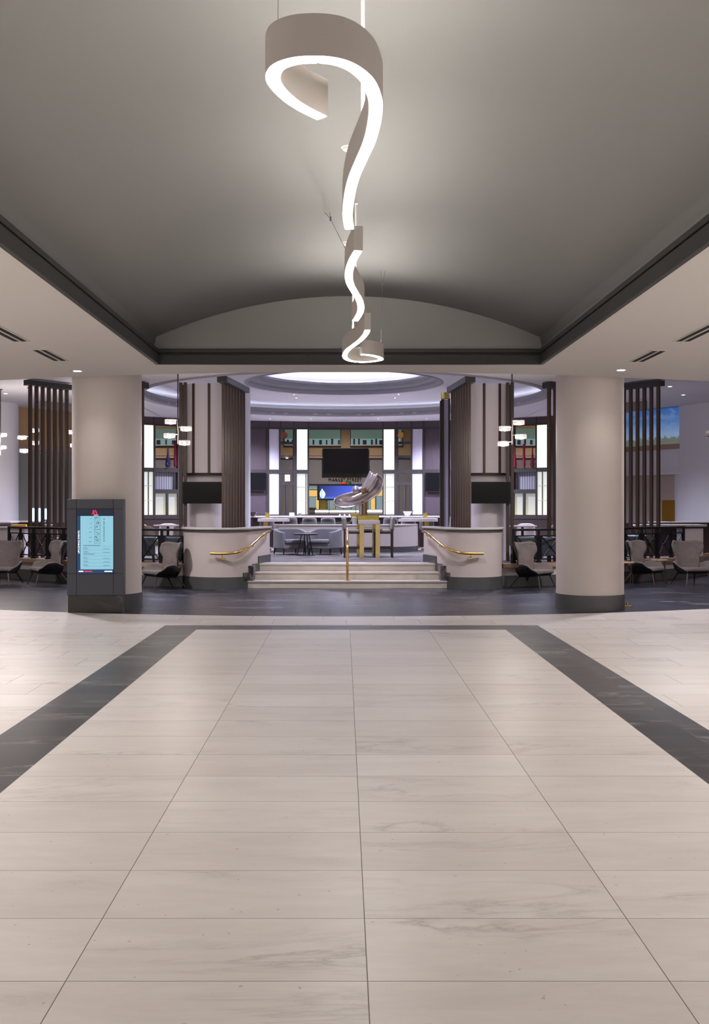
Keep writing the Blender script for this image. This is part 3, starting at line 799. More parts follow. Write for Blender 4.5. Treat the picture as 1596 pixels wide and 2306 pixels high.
# ------------------------------------------------------------------ hall behind the central opening
Y = 36.0
struct('wall_far', MB().box(XU(560, Y), XU(1000, Y), Y, Y+.2, ZV(1028, Y), 5.4), M['tan'])
struct('wall_far_lower', MB().box(-12, 12, Y+.02, Y+.2, 0, ZV(1030, Y)), M['grey'])
struct('wall_far_sides', MB().box(-12, XU(560, Y), Y, Y+.2, ZV(1030, Y), 5.4).box(XU(1000, Y), 12, Y, Y+.2, ZV(1030, Y), 5.4), M['tan'])
struct('floor', MB().box(-12, 12, 30.3, Y, 0, .4), M['tile_side'])
m = MB(); m.box(-12, 12, Y-.06, Y+.03, ZV(1032, Y), ZV(1027, Y)); m.box(-12, 12, Y-.03, Y+.03, ZV(1026, Y), ZV(1024.5, Y))
struct('trim_7', m, M['tantrim'])
for k, (u0, u1) in enumerate(((640, 767), (789, 905), (330, 399), (1158, 1240))):
    t = root('window_%d' % (7+k), (XU((u0+u1)/2, Y), Y-.05, ZV(1004, Y)), 'teal-lit office window', 'window'); t['kind'] = 'structure'
    del t['category']
    MB().box(XU(u0, Y), XU(u1, Y), Y-.03, Y-.01, ZV(988, Y), ZV(966, Y)).build('upper_glass', M['teal'], t)
    MB().box(XU(u0, Y), XU(u1, Y), Y-.03, Y-.01, ZV(1002, Y), ZV(988, Y)).build('lower_glass', M['teallow'], t)
    m = MB(); rr = random.Random(k+3)
    u = u0+6
    while u < u1-6:
        w = rr.uniform(3, 9); m.box(XU(u, Y), XU(min(u+w, u1-2), Y), Y-.05, Y-.035, ZV(1002, Y), ZV(988+rr.uniform(0, 4), Y)); u += w+rr.uniform(3, 12)
    m.build('office_furniture', M['black'], t)
    m = MB(); m.box(XU(u0-.5, Y), XU(u0+1, Y), Y-.08, Y, ZV(1006, Y), ZV(966, Y)); m.box(XU(u1-1, Y), XU(u1+.5, Y), Y-.08, Y, ZV(1006, Y), ZV(966, Y)); m.box(XU(u0, Y), XU(u1, Y), Y-.08, Y, ZV(1006, Y), ZV(1004, Y))
    m.build('window_frame', M['black'], t)
    MB().box(XU(u0, Y), XU(u1, Y), Y-.1, Y, ZV(1004, Y), ZV(1001.5, Y)).build('window_sill', M['stone_top'], t)
t = root('television', (XU(778, Y), Y-.1, ZV(1067, Y)), 'large dark wall TV above the brass wall lettering', 'television')
MB().box(XU(727, Y), XU(829, Y), Y-.14, Y+.02, ZV(1067, Y), ZV(1010, Y)).build('bezel', M['black'], t)
MB().box(XU(728, Y), XU(828, Y), Y-.15, Y-.138, ZV(1066, Y), ZV(1011, Y)).build('screen', M['screenoff'], t)
o = text('MARKET STREET', .165, (XU(776.5, Y), Y-.01, ZV(1080, Y)), FACE, M['letters'], 'wall_lettering', None, .012)

tag(o, 'small brass capital letters MARKET STREET on the grey far wall', 'lettering')
# shopfront below
t = root('shopfront', (XU(778, Y), Y, .4), 'warmly lit glass shopfront with yellow and blue-grey bays under the far wall', 'shopfront')
bays = [(696, 716, 1092, 1102, 'shopgrey'), (696, 716, 1104, 1118, 'yellow'), (696, 712, 1119, 1143, 'shopgrey'), (712, 718, 1119, 1150, 'yellow'), (718, 736, 1127, 1147, 'leather'), (737, 752, 1127, 1147, 'shopgrey'), (753, 755, 1127, 1147, 'yellow'),
        (756, 790, 1127, 1147, 'shopgrey'), (791, 793, 1127, 1147, 'yellow'), (794, 834, 1127, 1147, 'shopgrey'), (835, 844, 1118, 1147, 'yellow'), (845, 862, 1118, 1147, 'shopgrey'), (806, 862, 1092, 1117, 'yellow')]
for u0, u1, v0, v1, mm in bays:
    MB().box(XU(u0, Y), XU(u1, Y), Y-.06, Y+.03, ZV(v1, Y), ZV(v0, Y)).build('bay', M[mm] if mm != 'leather' else M['brassbox'], t)
MB().box(XU(710, Y), XU(862, Y), Y-.5, Y-.1, ZV(1157, Y), ZV(1147, Y)).build('counter', M['stone_top'], t)
MB().box(XU(710, Y), XU(862, Y), Y-.53, Y-.5, ZV(1153, Y), ZV(1149.5, Y)).build('strip_light', M['striplight'], t)
m = MB(); 
for u in (719, 737, 755, 773, 791, 810, 828, 846): m.box(XU(u, Y)-.012, XU(u, Y)+.012, Y-.09, Y-.05, ZV(1147, Y), ZV(1119, Y))
m.build('mullions', M['frame'], t)
MB().box(XU(695, Y), XU(862, Y), Y-.12, Y, ZV(1094, Y), ZV(1090, Y)).build('lintel', M['darkleg'], t)
Y2 = 35.2
t = root('television', (XU(760, Y2), Y2, ZV(1127, Y2)), 'blue advertising screen with a green leaf picture, below the wall lettering', 'television')
MB().box(XU(714, Y2), XU(822, Y2), Y2, Y2+.08, ZV(1126.5, Y2), ZV(1091, Y2)).build('bezel', M['black'], t)
def bluegrad():
    m, nt, b = nodes('blue_gradient_picture')
    g = nt.nodes.new('ShaderNodeNewGeometry'); sp = nt.nodes.new('ShaderNodeSeparateXYZ'); nt.links.new(g.outputs['Position'], sp.inputs[0])
    f = mth(nt, 'DIVIDE', mth(nt, 'SUBTRACT', sp.outputs[0], XU(716, Y2)), XU(800, Y2)-XU(716, Y2))
    g2 = mth(nt, 'DIVIDE', mth(nt, 'SUBTRACT', sp.outputs[2], ZV(1123, Y2)), ZV(1094, Y2)-ZV(1123, Y2))
    c = mix(nt, f, rgb(14, 24, 70), rgb(64, 92, 225))
    c = mix(nt, ramp(nt, g2, [(0, (.6, .6, .6)), (.2, (.1, .1, .1)), (1, (0, 0, 0))]), c, rgb(120, 150, 255))
    nt.links.new(c, b.inputs['Emission Color']); b.inputs['Emission Strength'].default_value = .8
    b.inputs['Base Color'].default_value = (.01, .01, .03, 1)
    return m
MB().box(XU(719, Y2), XU(819, Y2), Y2-.01, Y2, ZV(1123, Y2), ZV(1094, Y2)).build('screen', bluegrad(), t)
lf = [(724.5, 1122), (721, 1118), (719.6, 1113), (720.5, 1108), (723, 1104), (725, 1100), (727.5, 1104), (731, 1108.5), (732.6, 1113), (731.2, 1118), (728, 1122)]
MB().hexa([(XU(u, Y2), Y2-.012, ZV(v, Y2)) for u, v in lf], [(XU(u, Y2), Y2-.009, ZV(v, Y2)) for u, v in lf]).build('leaf_picture', emit('mint_leaf_picture', rgb(120, 225, 190), .8), t)
MB().box(XU(724.2, Y2), XU(725, Y2), Y2-.016, Y2-.01, ZV(1121, Y2), ZV(1104, Y2)).build('leaf_vein', M['kdark'], t)
# stands holding it
MB().box(XU(740, Y2), XU(741.5, Y2), Y2+.02, Y2+.06, .4, ZV(1126, Y2)).build('stand', M['base'], t)
MB().box(XU(800, Y2), XU(801.5, Y2), Y2+.02, Y2+.06, .4, ZV(1126, Y2)).build('stand', M['base'], t)
# flower arrangement
Yf = 35.24
t = root('flower_arrangement', (XU(780, Yf), Yf, ZV(1093, Yf)), 'small red flower arrangement on top of the blue leaf screen', 'flowers')
m = MB()
for k in range(10):
    a = k*2.4; m.obox(P(783+5*math.cos(a), 1086.5+3.5*math.sin(a), Yf), (.09, .05, .05), a, a)
m.build('leaves', M['plant'], t)
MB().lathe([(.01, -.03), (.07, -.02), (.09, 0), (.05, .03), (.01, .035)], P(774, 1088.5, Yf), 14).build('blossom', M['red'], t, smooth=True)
MB().box(XU(770, Yf), XU(788, Yf), Yf-.03, Yf+.03, ZV(1091, Yf), ZV(1089.5, Yf)).build('tray', M['base'], t)

# ------------------------------------------------------------------ side walls behind the screens
def sidewall(pa, pb, side, grp):
    pa = Vector(pa); pb = Vector(pb); d = pb-pa; ang = math.atan2(d.y, d.x); L = d.length; c = (pa+pb)/2
    nrm = Vector((-math.sin(ang), math.cos(ang)))
    def seg(m, t0, t1, z0, z1, off=0, th=.12):
        q = pa+d*((t0+t1)/2)+nrm*(th/2-off); m.obox((q.x, q.y, (z0+z1)/2), (L*(t1-t0), th, z1-z0), ang); return m
    return seg
segL = sidewall((-9.48, 27.17), (-6.65, 31.8), 'left', '')
struct('wall_side_left', segL(MB(), -.2, 1, 3.305, ZS), M['tan']); struct('wall_side_left_lower', segL(MB(), -.2, 1, PZ, 3.163), M['sage'])
struct('trim_8', segL(MB(), -.2, 1, 3.163, 3.305, .04), M['tantrim'])
segR = sidewall((6.65, 31.8), (9.48, 27.36), 'right', '')
struct('wall_side_right', segR(MB(), 0, 1.15, 3.305, ZS), M['tan']); struct('trim_9', segR(MB(), 0, 1.15, 3.163, 3.305, .04), M['tantrim'])
struct('wall_side_right_middle', segR(MB(), 0, 1.15, 2.53, 3.163), M['lilac']); struct('wall_side_right_lower', segR(MB(), 0, 1.15, PZ, 2.476, -.12), M['beige'])
struct('trim_10', segR(MB(), .35, 1.15, 2.455, 2.553, .06, .2), M['lilac'])
o = segR(MB(), .43, 1.06, 3.31, 4.33, .03, .02).build('wall_picture', M['skypic']); tag(o, 'large blue sky and treetop photo print high on the right side wall', 'picture')
t = root('elevator_door', (9.27, 27.6, PZ), 'gold elevator door on the far right beside the pale drum wall', 'door'); 
segR(MB(), .82, .925, .5, 1.735, -.10, .03).build('door_panel', M['gold'], t); segR(MB(), .932, 1.04, .5, 1.735, -.10, .03).build('door_panel', M['gold'], t)
segR(MB(), .87, .885, 1.06, 1.147, -.085, .02).build('emblem', M['black'], t)
o = segR(MB(), .79, .805, 1.278, 1.735, -.09, .02).build('directory_sign', M['brassbox']); tag(o, 'narrow brass sign plate left of the gold elevator door', 'sign')
# big pale drums at the two frame edges
t = root('column', (-9.65, 26.98, PZ), 'broad pale column cut by the left edge of the photo', 'column'); t['kind'] = 'structure'
MB().lathe([(.763, PZ), (.763, ZS)], (-9.65, 26.98, 0), 48).build('shaft', M['lilac'], t, smooth=True)
t = root('column', (11.06, 27.85, PZ), 'broad pale drum wall cut by the right edge of the photo', 'column'); t['kind'] = 'structure'
MB().lathe([(1.766, PZ), (1.766, ZS)], (11.06, 27.85, 0), 64).build('shaft', M['lilac'], t, smooth=True)
# ------------------------------------------------------------------ info kiosk
Yk = 14.47
kx0, kx1 = XU(150.5, Yk), XU(276.5, Yk); kzt = ZV(1124, Yk); kzb = ZV(1341, Yk)
t = root('info_kiosk', ((kx0+kx1)/2, Yk, 0), 'tall graphite info kiosk with lit event screen in front of the left column', 'kiosk')
m = MB(); m.box(kx0, kx1, Yk, Yk+.18, kzb, kzt); m.build('cabinet', M['kiosk'], t, bevel=.006)
MB().box(kx0+.012, kx1-.008, Yk+.012, Yk+.17, 0, kzb).build('plinth', M['kioskbase'], t, bevel=.004)
m = MB()
for u in (172, 255): m.box(XU(u, Yk)-.003, XU(u, Yk)+.003, Yk-.002, Yk+.004, kzb, kzt)
for v in (1146, 1291.5): m.box(kx0, kx1, Yk-.002, Yk+.004, ZV(v, Yk)-.003, ZV(v, Yk)+.003)
m.build('panel_joints', M['trim_line'], t)
K = lambda u, y=Yk: XU(u, y)
def kbox(u0, u1, v0, v1, off, name, mm, par):
    return MB().box(XU(u0, Yk), XU(u1, Yk), Yk-off-.002, Yk-off+.003, ZV(v1, Yk), ZV(v0, Yk)).build(name, mm, par)
MB().box(XU(173.5, Yk), XU(255.5, Yk), Yk-.02, Yk+.01, ZV(1291.3, Yk), ZV(1146, Yk)).build('screen_bezel', M['kdark'], t, bevel=.003)
scr = MB().box(XU(182, Yk), XU(255.5, Yk), Yk-.024, Yk-.018, ZV(1282, Yk), ZV(1162, Yk)).build('screen', M['kscreen'], t)
kbox(175, 182, 1162, 1282, .021, 'side_banner', M['knavy'], t)
kbox(175, 255, 1282.2, 1291, .021, 'footer_bar', M['knavy'], t)
# red slanted emblem, two strokes and a hook
lz = lambda v: ZV(v, Yk)
m = MB()
def stroke(pts):
    m.hexa([(XU(u, Yk), Yk-.026, lz(v)) for u, v in pts], [(XU(u, Yk), Yk-.022, lz(v)) for u, v in pts])
stroke([(209.6, 1148.8), (211.6, 1148.4), (214.6, 1157.2), (213.2, 1158.2), (211.6, 1157.2)])
stroke([(214.6, 1148.8), (216.8, 1148.8), (220.4, 1158), (218, 1158)])
stroke([(213.2, 1150.0), (214.0, 1151.8), (209.0, 1157.6), (207.4, 1158.6), (207.3, 1157.2), (209.2, 1156)])
stroke([(211.2, 1150.0), (212.0, 1151.8), (209.6, 1154.6), (208.8, 1153.6)])
m.build('red_emblem', M['kred'], t)
text('MARRIOTT', .014, (XU(217.5, Yk), Yk-.024, lz(1160)), FACE, M['kwhite'], 'emblem_lettering', t, .001)
text('UPCOMING EVENTS', .037, (XU(178.6, Yk), Yk-.024, lz(1220.5)), Matrix.Rotation(-PI/2, 3, 'Y') @ FACE, M['kwhite'], 'banner_lettering', t, .001)
# floor plans, legend and event rows drawn on the screen
m = MB()
def ln(u0, u1, v0, v1): m.box(XU(u0, Yk), XU(u1, Yk), Yk-.027, Yk-.024, lz(v1), lz(v0))
rr = random.Random(4)
for (v0, v1) in ((1164, 1172), (1174.5, 1182), (1184, 1192), (1192.5, 1204), (1206.5, 1213.5), (1215, 1224)):
    ln(213.6, 226.6, v0, v0+.5); ln(213.6, 226.6, v1-.5, v1); ln(213.6, 214.1, v0, v1); ln(226.1, 226.6, v0, v1)
    for k in range(5):
        u = rr.uniform(215, 222); v = rr.uniform(v0+1, v1-3.5); ln(u, u+rr.uniform(1.2, 3), v, v+rr.uniform(.5, 2))
    ln(201 if v0 > 1190 else 203.5, 207.3, (v0+v1)/2-.4, (v0+v1)/2+.4)
for v in (1168.5, 1175, 1180, 1186.5, 1191.5, 1196.5, 1201.5, 1206.5, 1211.5, 1217):
    ln(234, 236.2, v-1.1, v+1.1); ln(232.8, 237.4, v+1.9, v+2.2)
for v, w, r in ((1227.5, 38, 0), (1247, 25, 0)): ln(188.5, 188.5+w, v, v+1)
for v in (1230, 1238, 1245.5, 1251.5, 1259.5, 1267.5, 1275): ln(188.5, 253, v, v+.25)
for v in (1233, 1241, 1254.5, 1262.5, 1270.5):
    ln(188.5, 188.5+rr.uniform(7, 16), v, v+.6); ln(188.5, 200, v+2.4, v+3.1); ln(233, 248.5, v+2.4, v+3.1)
m.build('screen_graphics', M['kink'], scr)
kbox(178.3, 188.3, 1285.2, 1287.6, .0235, 'footer_mark', M['kwhite'], t)
kbox(190.4, 208.3, 1285.3, 1287.4, .0235, 'footer_mark', M['kred'], t)
kbox(236, 253.5, 1285.3, 1287.5, .0235, 'footer_mark', M['kwhite'], t)

# ------------------------------------------------------------------ ribbon pendant lamps
HB = 1.74; HT = HB*1.097
def plan(pts, sub=6):
    raw = [((u-U0)/(V0-v)*HB, HB*F/(V0-v)) for u, v in pts]
    return smoothpath(raw, sub)
def ribbon(m, path, w, z0, z1, i0=0, i1=None):
    L = []; n = len(path); i1 = n-1 if i1 is None else i1
    for i in range(i0, i1+1):
        q0 = Vector(path[max(i-1, 0)]); q1 = Vector(path[min(i+1, n-1)]); tt = (q1-q0).normalized(); nn = Vector((-tt.y, tt.x))*w/2
        a = Vector(path[i])+nn; b = Vector(path[i])-nn
        L.append([m.b.verts.new((q.x, q.y, z)) for q, z in ((a, z0), (b, z0), (b, z1), (a, z1))])
    for A, B in zip(L, L[1:]):
        for k in range(4): m.b.faces.new((A[k], B[k], B[(k+1) % 4], A[(k+1) % 4]))
    m.b.faces.new(L[0]); m.b.faces.new(L[-1][::-1])
    return m
def pendant(pts, label, joints, rods, cables):
    path = plan(pts)
    zb, zt = EYE+HB, EYE+HT
    c = path[len(path)//2]
    t = root('ribbon_pendant_lamp', (c[0], c[1], zb), label, 'pendant lamp', 'curving ribbon pendant lamps')
    hs = ribbon(MB(), path, .062, zb+.004, zt).build('housing', M['lampbody'], t, smooth=True)
    cuts = [1]+[int(j*(len(path)-1)) for j in joints]+[len(path)-2]
    for a, b in zip(cuts, cuts[1:]):
        ribbon(MB(), path, .046, zb-.002, zb+.006, a, b-(1 if b != cuts[-1] else 0)).build('diffuser', M['led'], t, smooth=True)
    ribbon(MB(), path, .030, zt-.002, zt+.003, 1, len(path)-2).build('uplight_strip', M['ledup'], hs, smooth=True)
    for (x, y) in rods:
        z = top-(RV-math.sqrt(max(RV*RV-(x-xc)**2, 0)))
        r = MB().tube([(x, y, zt-.01), (x, y, z)], .011, 10).build('suspension_rod', M['white'], t, smooth=True)
        MB().lathe([(.001, -.03), (.045, -.022), (.05, -.004), (.05, 0)], (x, y, z), 20).build('canopy', M['white'], r, smooth=True)
    for (x, y, xa, ya) in cables:
        z = top-(RV-math.sqrt(max(RV*RV-(xa-xc)**2, 0)))
        m = MB().tube([(x, y, zt-.01), (x+(xa-x)*.8, y+(ya-y)*.8, zt+(z-zt)*.8)], .0022, 6)
        q = Vector((x+(xa-x)*.8, y+(ya-y)*.8, zt+(z-zt)*.8))
        m.tube([q, (xa-.03, ya, z)], .0018, 6); m.tube([q, (xa+.03, ya, z)], .0018, 6); m.obox(q, (.016, .016, .04))
        m.build('cable', M['base'], t)
    return t
RX_ = .093
pendant([(726.4, 267.7), (697, 254), (673.7, 241), (650, 225), (626.8, 202.6), (615, 182.7), (617.5, 164), (631.5, 150), (657, 140.5), (685, 136.5), (727.5, 136.3), (767, 143), (800, 159), (826, 182.7), (840, 210.8), (846, 239), (842, 281), (830.6, 323), (814, 360.6), (798, 398), (788.4, 433), (783.7, 466), (782.6, 491.8), (787, 518.7)],
        'nearest and largest ribbon pendant lamp, hooked like a question mark', [.43], [(.093, 4.83)], [(XU(625, 4.15), 4.15, XU(629, 4.15), 4.15)])
pendant([(806.7, 565), (794.7, 585.9), (787.5, 605), (785, 624.4), (789, 642), (797.9, 658), (807.5, 674), (812.3, 690), (810.7, 704.6), (802.7, 719), (798.7, 723)],
        'middle ribbon pendant lamp, a small S curve between the two others', [], [(.107, 9.2)], [(.05, 7.6, -.165, 9.5)])
pendant([(827.6, 743), (823.5, 752.8), (812.3, 765.6), (797.9, 776.9), (785, 786.5), (778.6, 794.5), (776, 802.5), (780, 809), (793, 813.8), (814, 815.7), (836.4, 814.6), (852.4, 812), (858, 809.8), (854, 805.7), (842.8, 802), (828.4, 799.8), (812.3, 798.5)],
        'farthest ribbon pendant lamp, curled into a hook above the far ceiling edge', [.55], [(.10, 10.76)], [(XU(857, 11.74), 11.74, XU(862, 11.74), 11.74)])
# ceiling devices on the vault
for u, v, r, lab in ((783.5, 328, .052, 'round white smoke detector on the vault beside the nearest ribbon lamp'), (780, 543.5, .045, 'smaller looking round white detector on the vault beside the middle ribbon lamp')):
    z = 4.375; Y = (z-EYE)*F/(V0-v); X = XU(u, Y)
    t = root('ceiling_detector', (X, Y, z-.05), lab, 'detector')
    MB().lathe([(r*1.25, .0), (r*1.25, -.012), (r, -.02)], (X, Y, z+.002), 28).build('mounting_ring', M['white'], t, smooth=True)
    MB().lathe([(r*.8, -.016), (r*.75, -.035), (r*.4, -.045), (.002, -.046)], (X, Y, z), 24).build('dome', M['white'], t, smooth=True)

# ------------------------------------------------------------------ soffit vents and downlights
def soff(u, v, z=SZ): 
    Y = (z-EYE)*F/(V0-v); return Vector((XU(u, Y), Y, z))
vs = [((-30, 728), (46, 768), 'linear air vent in the left ceiling, cut by the left frame edge'), ((84, 787), (140, 812), 'short linear air vent in the left ceiling above the downlight'),
      ((1660, 716), (1520, 768), 'linear air vent in the right ceiling, cut by the right frame edge'), ((1488, 789), (1430, 814), 'short linear air vent in the right ceiling near the downlight')]
for (a, b, lab) in vs:
    A = soff(*a); B = soff(*b); x = (A.x+B.x)/2; y0, y1 = A.y, B.y
    t = root('air_vent', (x, (y0+y1)/2, SZ-.01), lab, 'vent', 'linear ceiling vents')
    m = MB(); w = .10
    m.box(x-w, x-w+.018, y0, y1, SZ-.008, SZ+.002); m.box(x+w-.018, x+w, y0, y1, SZ-.008, SZ+.002); m.box(x-.012, x+.012, y0, y1, SZ-.008, SZ+.002)
    m.box(x-w, x+w, y0-.02, y0, SZ-.008, SZ+.002); m.box(x-w, x+w, y1, y1+.02, SZ-.008, SZ+.002)
    m.build('frame', M['soffit'], t)
    MB().box(x-w+.018, x-.012, y0, y1, SZ-.004, SZ-.001).build('slot', M['trim_line'], t)
    MB().box(x+.012, x+w-.018, y0, y1, SZ-.004, SZ-.001).build('slot', M['trim_line'], t)
def downlight(p, r, lab, power, size=R_(100), col=(1, .93, .86), blend=.6, group=None, em='down'):
    t = root('downlight', p, lab, 'downlight', group)
    MB().lathe([(r*1.3, -.006), (r*1.3, .001), (r, .001), (r, -.006)], p, 28, cap=False).build('trim_ring', M['white'], t, smooth=True)
    MB().lathe([(r, -.002), (r*.9, -.007), (.001, -.008)], p, 24).build('lens', M[em], t, smooth=True)
    if power:
        l = bpy.data.lights.new('downlight_beam', 'SPOT'); l.energy = power; l.spot_size = size; l.spot_blend = blend; l.color = col; l.shadow_soft_size = .05
        o = bpy.data.objects.new('downlight_beam', l); COL.objects.link(o); o.parent = t; o.location = (0, 0, -.03)
    return t
p = soff(174, 835); downlight(p, .055, 'lit downlight in the left ceiling just in front of the info screen column', 14, R_(130))
p = soff(1398, 833); downlight(p, .055, 'lit downlight in the right ceiling near the free column', 14, R_(130))
# unseen downlights added in rows over the lobby, to light its floor evenly
for i, (x, y) in enumerate([(x, y) for y in (10.4, 7.6, 4.8, 2.0, -.8, -3.6) for x in (-8.2, -4.6, 4.8, 8.4)]):
    t = root('downlight', (x, y, SZ), 'unseen downlight added over the lobby to light it', 'downlight', 'unseen downlights added over the lobby')
    MB().lathe([(.07, -.006), (.07, .001)], (x, y, SZ), 20).build('trim_ring', M['white'], t)
    l = bpy.data.lights.new('downlight_beam', 'SPOT'); l.energy = (410 if y < 9 else 120); l.spot_size = R_(140); l.spot_blend = .9; l.color = (1, .965, .96); l.shadow_soft_size = .12
    o = bpy.data.objects.new('downlight_beam', l); COL.objects.link(o); o.parent = t; o.location = (0, 0, -.03)
rd = [(1508, 870, 'small bright spot lamp in the far right ceiling, upper of two'), (1538, 889, 'small flat spot lamp in the far right ceiling, lower of two'), (13, 886, 'small flat spot lamp in the far left ceiling above the glass chandelier')]
for u, v, lab in rd:
    p = soff(u, v, ZS); downlight(p, .045, lab, 40, R_(110), (1, .9, .9), em='dimdown')
for u, v in ((662, 888), (667, 896), (897, 888), (889, 896)):
    p = soff(u, v, ZU); downlight(p, .022, 'tiny recessed spot lamp in the rotunda ceiling below the dome ring, ' + ('left' if u < 774 else 'right') + (' upper' if v < 890 else ' lower'), 60, R_(100), (.95, .9, 1), em='dimdown')
for u in (608, 700, 852, 960):
    p = soff(u, 943, ZL); downlight(p, .02, 'tiny spot lamp in the white strip above the back wall, ' + {608: 'far left', 700: 'centre left', 852: 'centre right', 960: 'far right'}[u], 60, R_(90), (.9, .88, 1), em='dimdown')

# ------------------------------------------------------------------ glass disc chandeliers
def chandelier(urod, shades, Y, zceil, label):
    x = XU(urod, Y); vs_ = [s[1] for s in shades]; zb = ZV(max(vs_)+2, Y)
    t = root('chandelier', (x, Y, zb), label, 'chandelier', 'glass disc chandeliers')
    rd_ = MB().tube([(x, Y, zb), (x, Y, zceil)], .012, 8).build('rod', M['cap'], t)
    MB().lathe([(.05, -.02), (.05, 0)], (x, Y, zceil), 20).build('canopy', M['cap'], rd_)
    for (u, v) in shades:
        c = P(u, v, Y); c.y += (.08 if int(v) % 2 else -.08)
        MB().tube([(x, Y, c.z+.03), (c.x, c.y, c.z+.03)], .006, 6).build('arm', M['silver'], t)
        s = MB().lathe([(.08, -.045), (.105, -.035), (.107, .03), (.1, .045), (.04, .05)], c, 28, cap=False).build('glass_shade', M['lampglass'], t, smooth=True)
        MB().lathe([(.001, -.046), (.02, -.04), (.026, -.02), (.012, .0)], c, 16).build('bulb', M['bulb'], s, smooth=True)
        l = bpy.data.lights.new('bulb_light', 'POINT'); l.energy = 7; l.color = (1, .88, .78); l.shadow_soft_size = .1
        o = bpy.data.objects.new('bulb_light', l); COL.objects.link(o); o.parent = t; o.location = (c.x-x, c.y-Y, c.z-.09-zb)
chandelier(400.5, [(382, 949), (417.5, 965), (383, 982), (417, 998)], 18.3, ZL, 'four-shade glass chandelier in front of the left drum column')
chandelier(1152.5, [(1169.5, 951), (1134.5, 966), (1170.5, 984), (1134.5, 999)], 18.3, ZL, 'four-shade glass chandelier in front of the right drum column')
chandelier(66, [(52, 986), (80, 970), (52, 1015), (80, 998)], 23.3, ZS, 'four-shade glass chandelier seen through the left slatted screen')
chandelier(1, [(8, 980), (-12, 990), (7, 1008), (-6, 1022)], 23.6, ZS, 'glass chandelier cut by the left edge of the photo')
chandelier(178, [(165, 974), (192, 962), (166, 1003), (192, 990)], 23.3, ZS, 'glass chandelier almost hidden behind the info screen column')
# unlit shade at the right edge
t = root('chandelier', P(1606, 990, 19), 'unlit glass pendant cut by the right edge of the photo', 'chandelier')
c = P(1604, 974, 19)
MB().lathe([(.10, -.035), (.125, -.02), (.125, .03), (.10, .04)], c, 28).build('glass_shade', M['white'], t, smooth=True)
MB().lathe([(.11, -.10), (.13, -.085), (.12, -.06)], c, 28).build('lower_ring', M['silver'], t, smooth=True)
MB().tube([c, (c.x+.1, c.y, ZL)], .01, 8).build('rod', M['cap'], t)

# ------------------------------------------------------------------ wing chairs in the lobby
def sm(a, b, x):
    x = max(0, min(1, (x-a)/(b-a))); return x*x*(3-2*x)
def lerpt(tab, t):
    for (a, va), (b, vb) in zip(tab, tab[1:]):
        if t <= b: 
            k = (t-a)/(b-a) if b > a else 0
            k = k*k*(3-2*k)
            return va+(vb-va)*k
    return tab[-1][1]
def wing_back(u, v):
    s = u*2-1; t = v
    w = lerpt([(0, .22), (.25, .262), (.5, .265), (.75, .335), (.9, .352), (1, .325)], t)
    c = lerpt([(0, .06), (.3, .09), (.5, .10), (.8, .20), (1, .19)], t)
    yb = lerpt([(0, .20), (.3, .235), (1, .34)], t)
    a = abs(s)
    z = .26+(.60+.03*s*s-.05*sm(.8, 1, a))*t
    return Vector((w*s*(1-.05*s*s), yb-c*a**2.4, z))
def wing_arm(side):
    def f(u, v):
        # u back->front , v bottom->top
        bx = lerpt([(0, .17), (.5, .25), (1, .22)], u); by = .21-.50*u; bz = .25+.03*u
        tx = lerpt([(0, .22), (.45, .36), (.8, .40), (1, .28)], u); ty = .24-.50*u
        tz = lerpt([(0, .40), (.45, .47), (.72, .455), (1, .335)], u)
        k = v; bul = .03*math.sin(PI*k)
        return Vector((side*(bx+(tx-bx)*k+bul*(1-u*.5)), by+(ty-by)*k, bz+(tz-bz)*k))
    return f
def make_wing_chair():
    t = root('wing_chair', (0, 0, 0), 'x', 'armchair', 'taupe wing chairs along the platform edge')
    bk = MB().grid(wing_back, 16, 14).build('backrest', M['chairfab'], t, smooth=True, solid=(.035, 0), world=False)
    o = MB().grid(lambda u, v: wing_back(.02+u*.96, v*.985)+Vector((0, .028, 0)), 16, 14).build('back_shell', M['shell'], bk, smooth=True, solid=(.02, 0), world=False)
    for s in (-1, 1):
        a = MB().grid(wing_arm(s), 12, 6).build('armrest', M['chairfab'], t, smooth=True, solid=(.022, 0), world=False)
        MB().grid(lambda u, v: wing_arm(s)(u, v*.96)+Vector((s*.018, 0, -.004)), 12, 6).build('arm_shell', M['shell'], a, smooth=True, solid=(.014, 0), world=False)
    m = MB()
    m.hexa([(-.20, .22, .27), (.20, .22, .27), (.25, -.05, .27), (.245, -.30, .28), (-.245, -.30, .28), (-.25, -.05, .27)],
           [(-.20, .22, .34), (.20, .22, .34), (.25, -.05, .355), (.245, -.30, .355), (-.245, -.30, .355), (-.25, -.05, .355)])
    m.build('seat_cushion', M['chairfab'], t, smooth=True, bevel=.025, world=False)
    m = MB()
    m.hexa([(-.17, .20, .20), (.17, .20, .20), (.21, -.05, .215), (.21, -.26, .24), (-.21, -.26, .24), (-.21, -.05, .215)],
           [(-.20, .23, .272), (.20, .23, .272), (.245, -.05, .272), (.235, -.285, .282), (-.235, -.285, .282), (-.245, -.05, .272)])
    m.build('underframe', M['shell'], t, bevel=.01, world=False)
    for s in (-1, 1):
        MB().tube([(s*.27, -.33, 0), (s*.20, -.24, .26)], .010, 8, .02).build('leg', M['leg'], t, smooth=True, world=False)
        MB().tube([(s*.25, .36, 0), (s*.17, .19, .25)], .010, 8, .02).build('leg', M['leg'], t, smooth=True, world=False)
    return t
wc = make_wing_chair()
